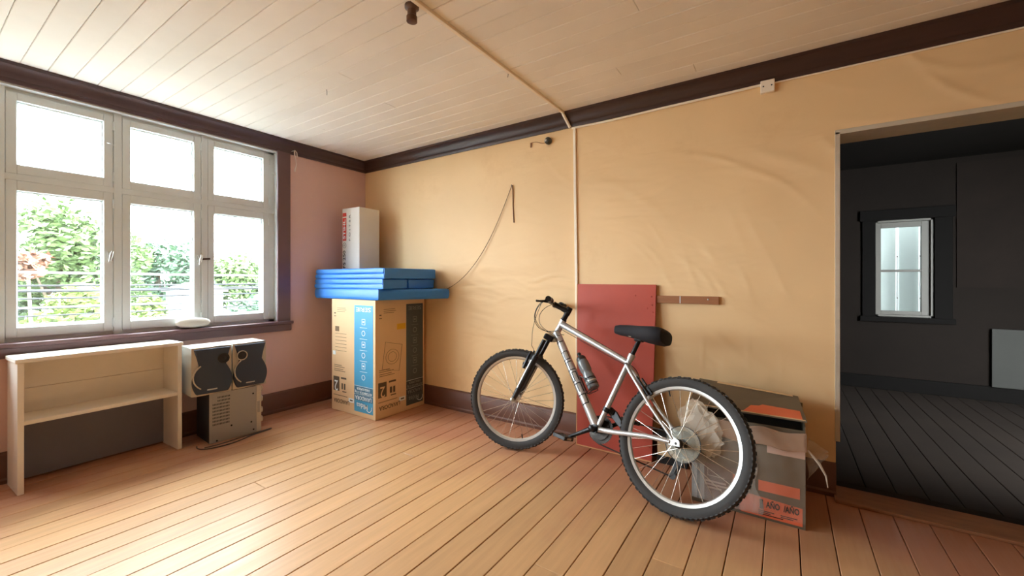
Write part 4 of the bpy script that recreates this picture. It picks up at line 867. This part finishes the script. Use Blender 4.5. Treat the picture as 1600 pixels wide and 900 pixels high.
sheet(lambda u, v: Vector((3.312 + u * (.255 + .05 * (1 - v) + .012 * math.sin(13 * v)), cyf - .012 + wob(u, v, .003), .022 + v * (.40 + .02 * math.sin(11 * u)))), 40, 36, 'front_wrap', see_through('streaky_plastic_wrap', .24, srgb(222, 218, 208), .2, bump=.004, bscale=26), ct)
sheet(lambda u, v: Vector((3.58 + u * .206, cyf - .010 + wob(u, v, .003), .03 + v * (.36 + .015 * math.sin(9 * u)))), 24, 30, 'front_wrap', see_through('thin_clear_wrap', .07, srgb(236, 226, 212), .12, bump=.004, bscale=26), ct)
sheet(lambda u, v: Vector((3.40 + u * .39, cyf - .018 + wob(u * 1.3, v, .004), .36 + v * .085 + .006 * math.sin(14 * u))), 30, 10, 'tape_band', see_through('pinkish_tape', .55, srgb(206, 178, 156), .25, bump=.002, bscale=30), ct)
sheet(lambda u, v: Vector((cx1 + .006 + u * .075 + .008 * math.sin(8 * v), cyf + .02 + .04 * u + wob(v, u, .012), .22 + .12 * u * (1 - v) + v * (.20 - .06 * u))), 14, 18, 'loose_corner', WRAP, ct)
MB().tube([(cx1 + .01, cyf, .37), (cx1 + .05, cyf - .002, .32), (cx1 + .075, cyf, .27), (cx1 + .082, cyf, .22)], [.004, .006, .004, .002], 6).build('plastic_twist', see_through('milky_plastic', .6, srgb(230, 220, 206), .3), ct, smooth=True)
# crumpled plastic bag behind the rear wheel
bag = MB(); nU, nV = 18, 14; R0 = []; rb_ = random.Random(11)
for j in range(nV + 1):
    t = -PI / 2 + PI * j / nV; ring_ = []
    for i in range(nU):
        a = 2 * PI * i / nU; k = max(math.cos(t), .05)
        w_ = 1 + .16 * math.sin(4 * a + 5 * t) + .10 * math.sin(9 * a - 7 * t + 1)
        j_ = lambda q: rb_.uniform(-q, q)
        p = Vector((3.352 + .085 * k * math.cos(a) * w_ - .035 * math.sin(t) + j_(.011), -.488 + .030 * k * math.sin(a) * w_ + j_(.010), .395 + .125 * math.sin(t) * (1 + .12 * math.sin(3 * a)) + j_(.011)))
        p.y = min(max(p.y, -.512), cyf - .026); ring_.append(p)
    R0.append(ring_)
bag.rings(R0)
tag(bag.build('plastic_bag', see_through('crinkled_clear_bag', .42, srgb(250, 244, 230), .1, bump=.006, bscale=45), root=(3.35, -.49, .28)), 'crumpled clear plastic bag stuffed behind the rear wheel', 'bag')
# small black and kraft box
kb = thing('small_carton', 'small black and kraft carton between the red board and the wrapped carton', 'box', (3.13, -.07, 0))
MB().box(3.035, 3.21, -.115, -.035, 0, .195).build('carton_body', KRAFT, kb, bevel=.002)
MB().box(3.033, 3.212, -.117, -.034, .155, .197).build('printed_band', DARKIN, kb, bevel=.001); MB().box(3.033, 3.212, -.117, -.034, 0.001, .05).build('printed_band', DARKIN, kb, bevel=.001)

# ================================================================== OUTSIDE
GRD = mat('roadside_ground', srgb(122, 122, 114), .9, var=.2, vscale=.4)
struct(MB().box(-60, 12, -45, 45, -3.6, -3.4).build('ground', GRD), 'grey green street level ground outside the window', 'ground')
LEAFS = [mat('leaf_mid_green', srgb(84, 106, 60), .6, var=.25, vscale=.8), mat('leaf_yellow_green', srgb(104, 122, 60), .6, var=.25, vscale=.8), mat('leaf_blue_green', srgb(72, 98, 74), .6, var=.25, vscale=.8), mat('leaf_reddish', srgb(120, 84, 64), .6, var=.2, vscale=.8)]
BARK = mat('grey_bark', srgb(96, 84, 70), .9)
def tree(label, x, y, top, rad, ht, m, n=2600, ls=1., g='trees seen through the wide window', nm='tree'):
    t = thing(nm, label, 'tree', (x, y, -3.4), g); rn = random.Random(int(x * 31 + y * 17))
    tk = MB(); tk.tube([(x, y, -3.4), (x + .1, y + .1, -1.5), (x, y, top - ht * .6), (x + .1, y, top - ht * .25)], [.2 * rad / 1.75, .16 * rad / 1.75, .12 * rad / 1.75, .05 * rad / 1.75], 8)
    for k in range(5):
        a = rn.uniform(0, 6.3); z_ = top - ht * rn.uniform(.5, .8); tk.tube([(x, y, z_), (x + rad * .6 * math.cos(a), y + rad * .6 * math.sin(a), z_ + ht * .25)], [.07, .02], 6)
    tk.build('trunk', BARK, t)
    cl_ = []
    for k in range(26):
        a = rn.uniform(0, 6.3); q = rn.random() ** .5; zz = rn.uniform(-.9, .8); w_ = math.sqrt(max(.05, 1 - zz * zz))
        cl_.append(Vector((x + rad * .75 * q * w_ * math.cos(a), y + rad * .75 * q * w_ * math.sin(a), top - ht / 2 + ht * .42 * zz)))
    lf = MB(); V = []; Fc = []
    for k in range(n):
        c = rn.choice(cl_); d_ = Vector((rn.gauss(0, 1), rn.gauss(0, 1), rn.gauss(0, .7))); d_ = d_.normalized() * rad * .36 * (rn.random() ** .4)
        p = c + d_; s_ = rn.uniform(.06, .14) * ls; u = Vector((rn.gauss(0, 1), rn.gauss(0, 1), rn.gauss(0, .5))).normalized(); v = u.cross(Vector((rn.gauss(0, 1), rn.gauss(0, 1), rn.gauss(0, 1)))).normalized()
        o = len(V); V += [p - u * s_, p + v * s_ * .45, p + u * s_, p - v * s_ * .45]; Fc.append((o, o + 1, o + 2, o + 3))
    lf.add(V, Fc); me = bpy.data.meshes.new('foliage'); off = OFFS[t.name]; me.from_pydata([tuple(v - off) for v in lf.v], [], lf.f); me.materials.append(m)
    o = bpy.data.objects.new('foliage', me); COL.objects.link(o); o.parent = t; OFFS[o.name] = off; o['kind'] = 'stuff'
tree('tall rounded green tree filling the left window pane', -13.5, -.05, 3.8, 2.1, 6.2, LEAFS[0], 22000)
tree('yellow green tree low in the left pane, behind the cables', -9.6, -.35, 1.35, .95, 3.4, LEAFS[1], 8000)
tree('blue green tree beyond the middle window pane', -18.0, 3.4, 3.7, 2.3, 6.6, LEAFS[2], 22000, 1.2)
tree('lighter green tree low in the middle pane', -11.0, .95, 1.0, .75, 3.0, LEAFS[1], 5000)
tree('distant green tree in the right window pane', -22.5, 8.9, 3.0, 3.0, 6.2, LEAFS[0], 12000, 1.6)
tree('low green shrub at the foot of the right pane', -13.5, 4.7, .75, 1.3, 3.4, LEAFS[2], 5000, 1.2)
tree('small reddish tree at the left edge of the left pane', -8.0, -1.35, 1.72, .34, .5, LEAFS[3], 420)
tree('green tree further left, partly outside the left pane', -12, -3.4, 2.4, 1.5, 5.0, LEAFS[2], 3800)
hs_ = thing('neighbour_house', 'white walled house with pale roof beyond the cables', 'house', (-10.9, 2.15, -3.4))
MB().box(-11.6, -10.3, 1.78, 2.75, -3.4, .82).build('house_wall', SHEET, hs_)
MB().rings([[(xx, yy, zz) for yy, zz in ((1.7, .82), (2.85, .82), (2.85, .88), (2.3, 1.08), (1.7, .88))] for xx in (-11.7, -10.2)]).build('roof', SHEET, hs_)
MB().box(-10.3, -10.27, 2.1, 2.45, -.3, .35).build('house_window', mat('dark_glass', srgb(90, 100, 108), .2), hs_)
CAB = mat('black_street_cable', srgb(26, 28, 34), .6); CABW = mat('pale_street_cable', srgb(210, 212, 210), .5)
cabs = [(1.30, 1.20, .022, CABW, 'pale thick street cable, highest across the left pane'), (1.08, 1.10, .020, CAB, 'dark street cable second from the top of the cable bundle'), (1.03, 1.02, .026, CAB, 'thick dark street cable in the middle of the bundle'), (.96, 1.06, .014, CAB, 'thin dark street cable crossing the thick one'), (.88, .90, .020, CAB, 'dark street cable below the thick middle one'),
        (.76, .74, .013, CAB, 'thin dark street cable in the lower part of the panes'), (.70, .76, .016, CABW, 'pale street cable in the lower part of the panes'), (.60, .62, .016, CAB, 'dark street cable near the bottom of the panes'), (.50, .48, .014, CABW, 'lowest pale street cable near the sill line')]
for k, (za, zb_, r_, m, lab) in enumerate(cabs):
    P = [(-5.2 - .12 * k, -9 + 18 * i / 16, za + (zb_ - za) * (i / 16) - .10 * math.sin(PI * i / 16) * (1 + .2 * (k % 3)) + .10) for i in range(17)]
    tag(MB().tube(P, r_ * .8, 6).build('street_cable', m, smooth=True, root=P[0]), lab, 'cable', 'street cables outside the window')
for yy in (-9.12, 9.12):
    tag(MB().tube([(-5.7, yy, -3.4), (-5.7, yy, 3.2)], [.13, .1], 10).build('utility_pole', BARK, smooth=True, root=(-5.7, yy, -3.4)), 'grey utility pole carrying the cables at their %s end' % ('left' if yy < 0 else 'right'), 'pole')
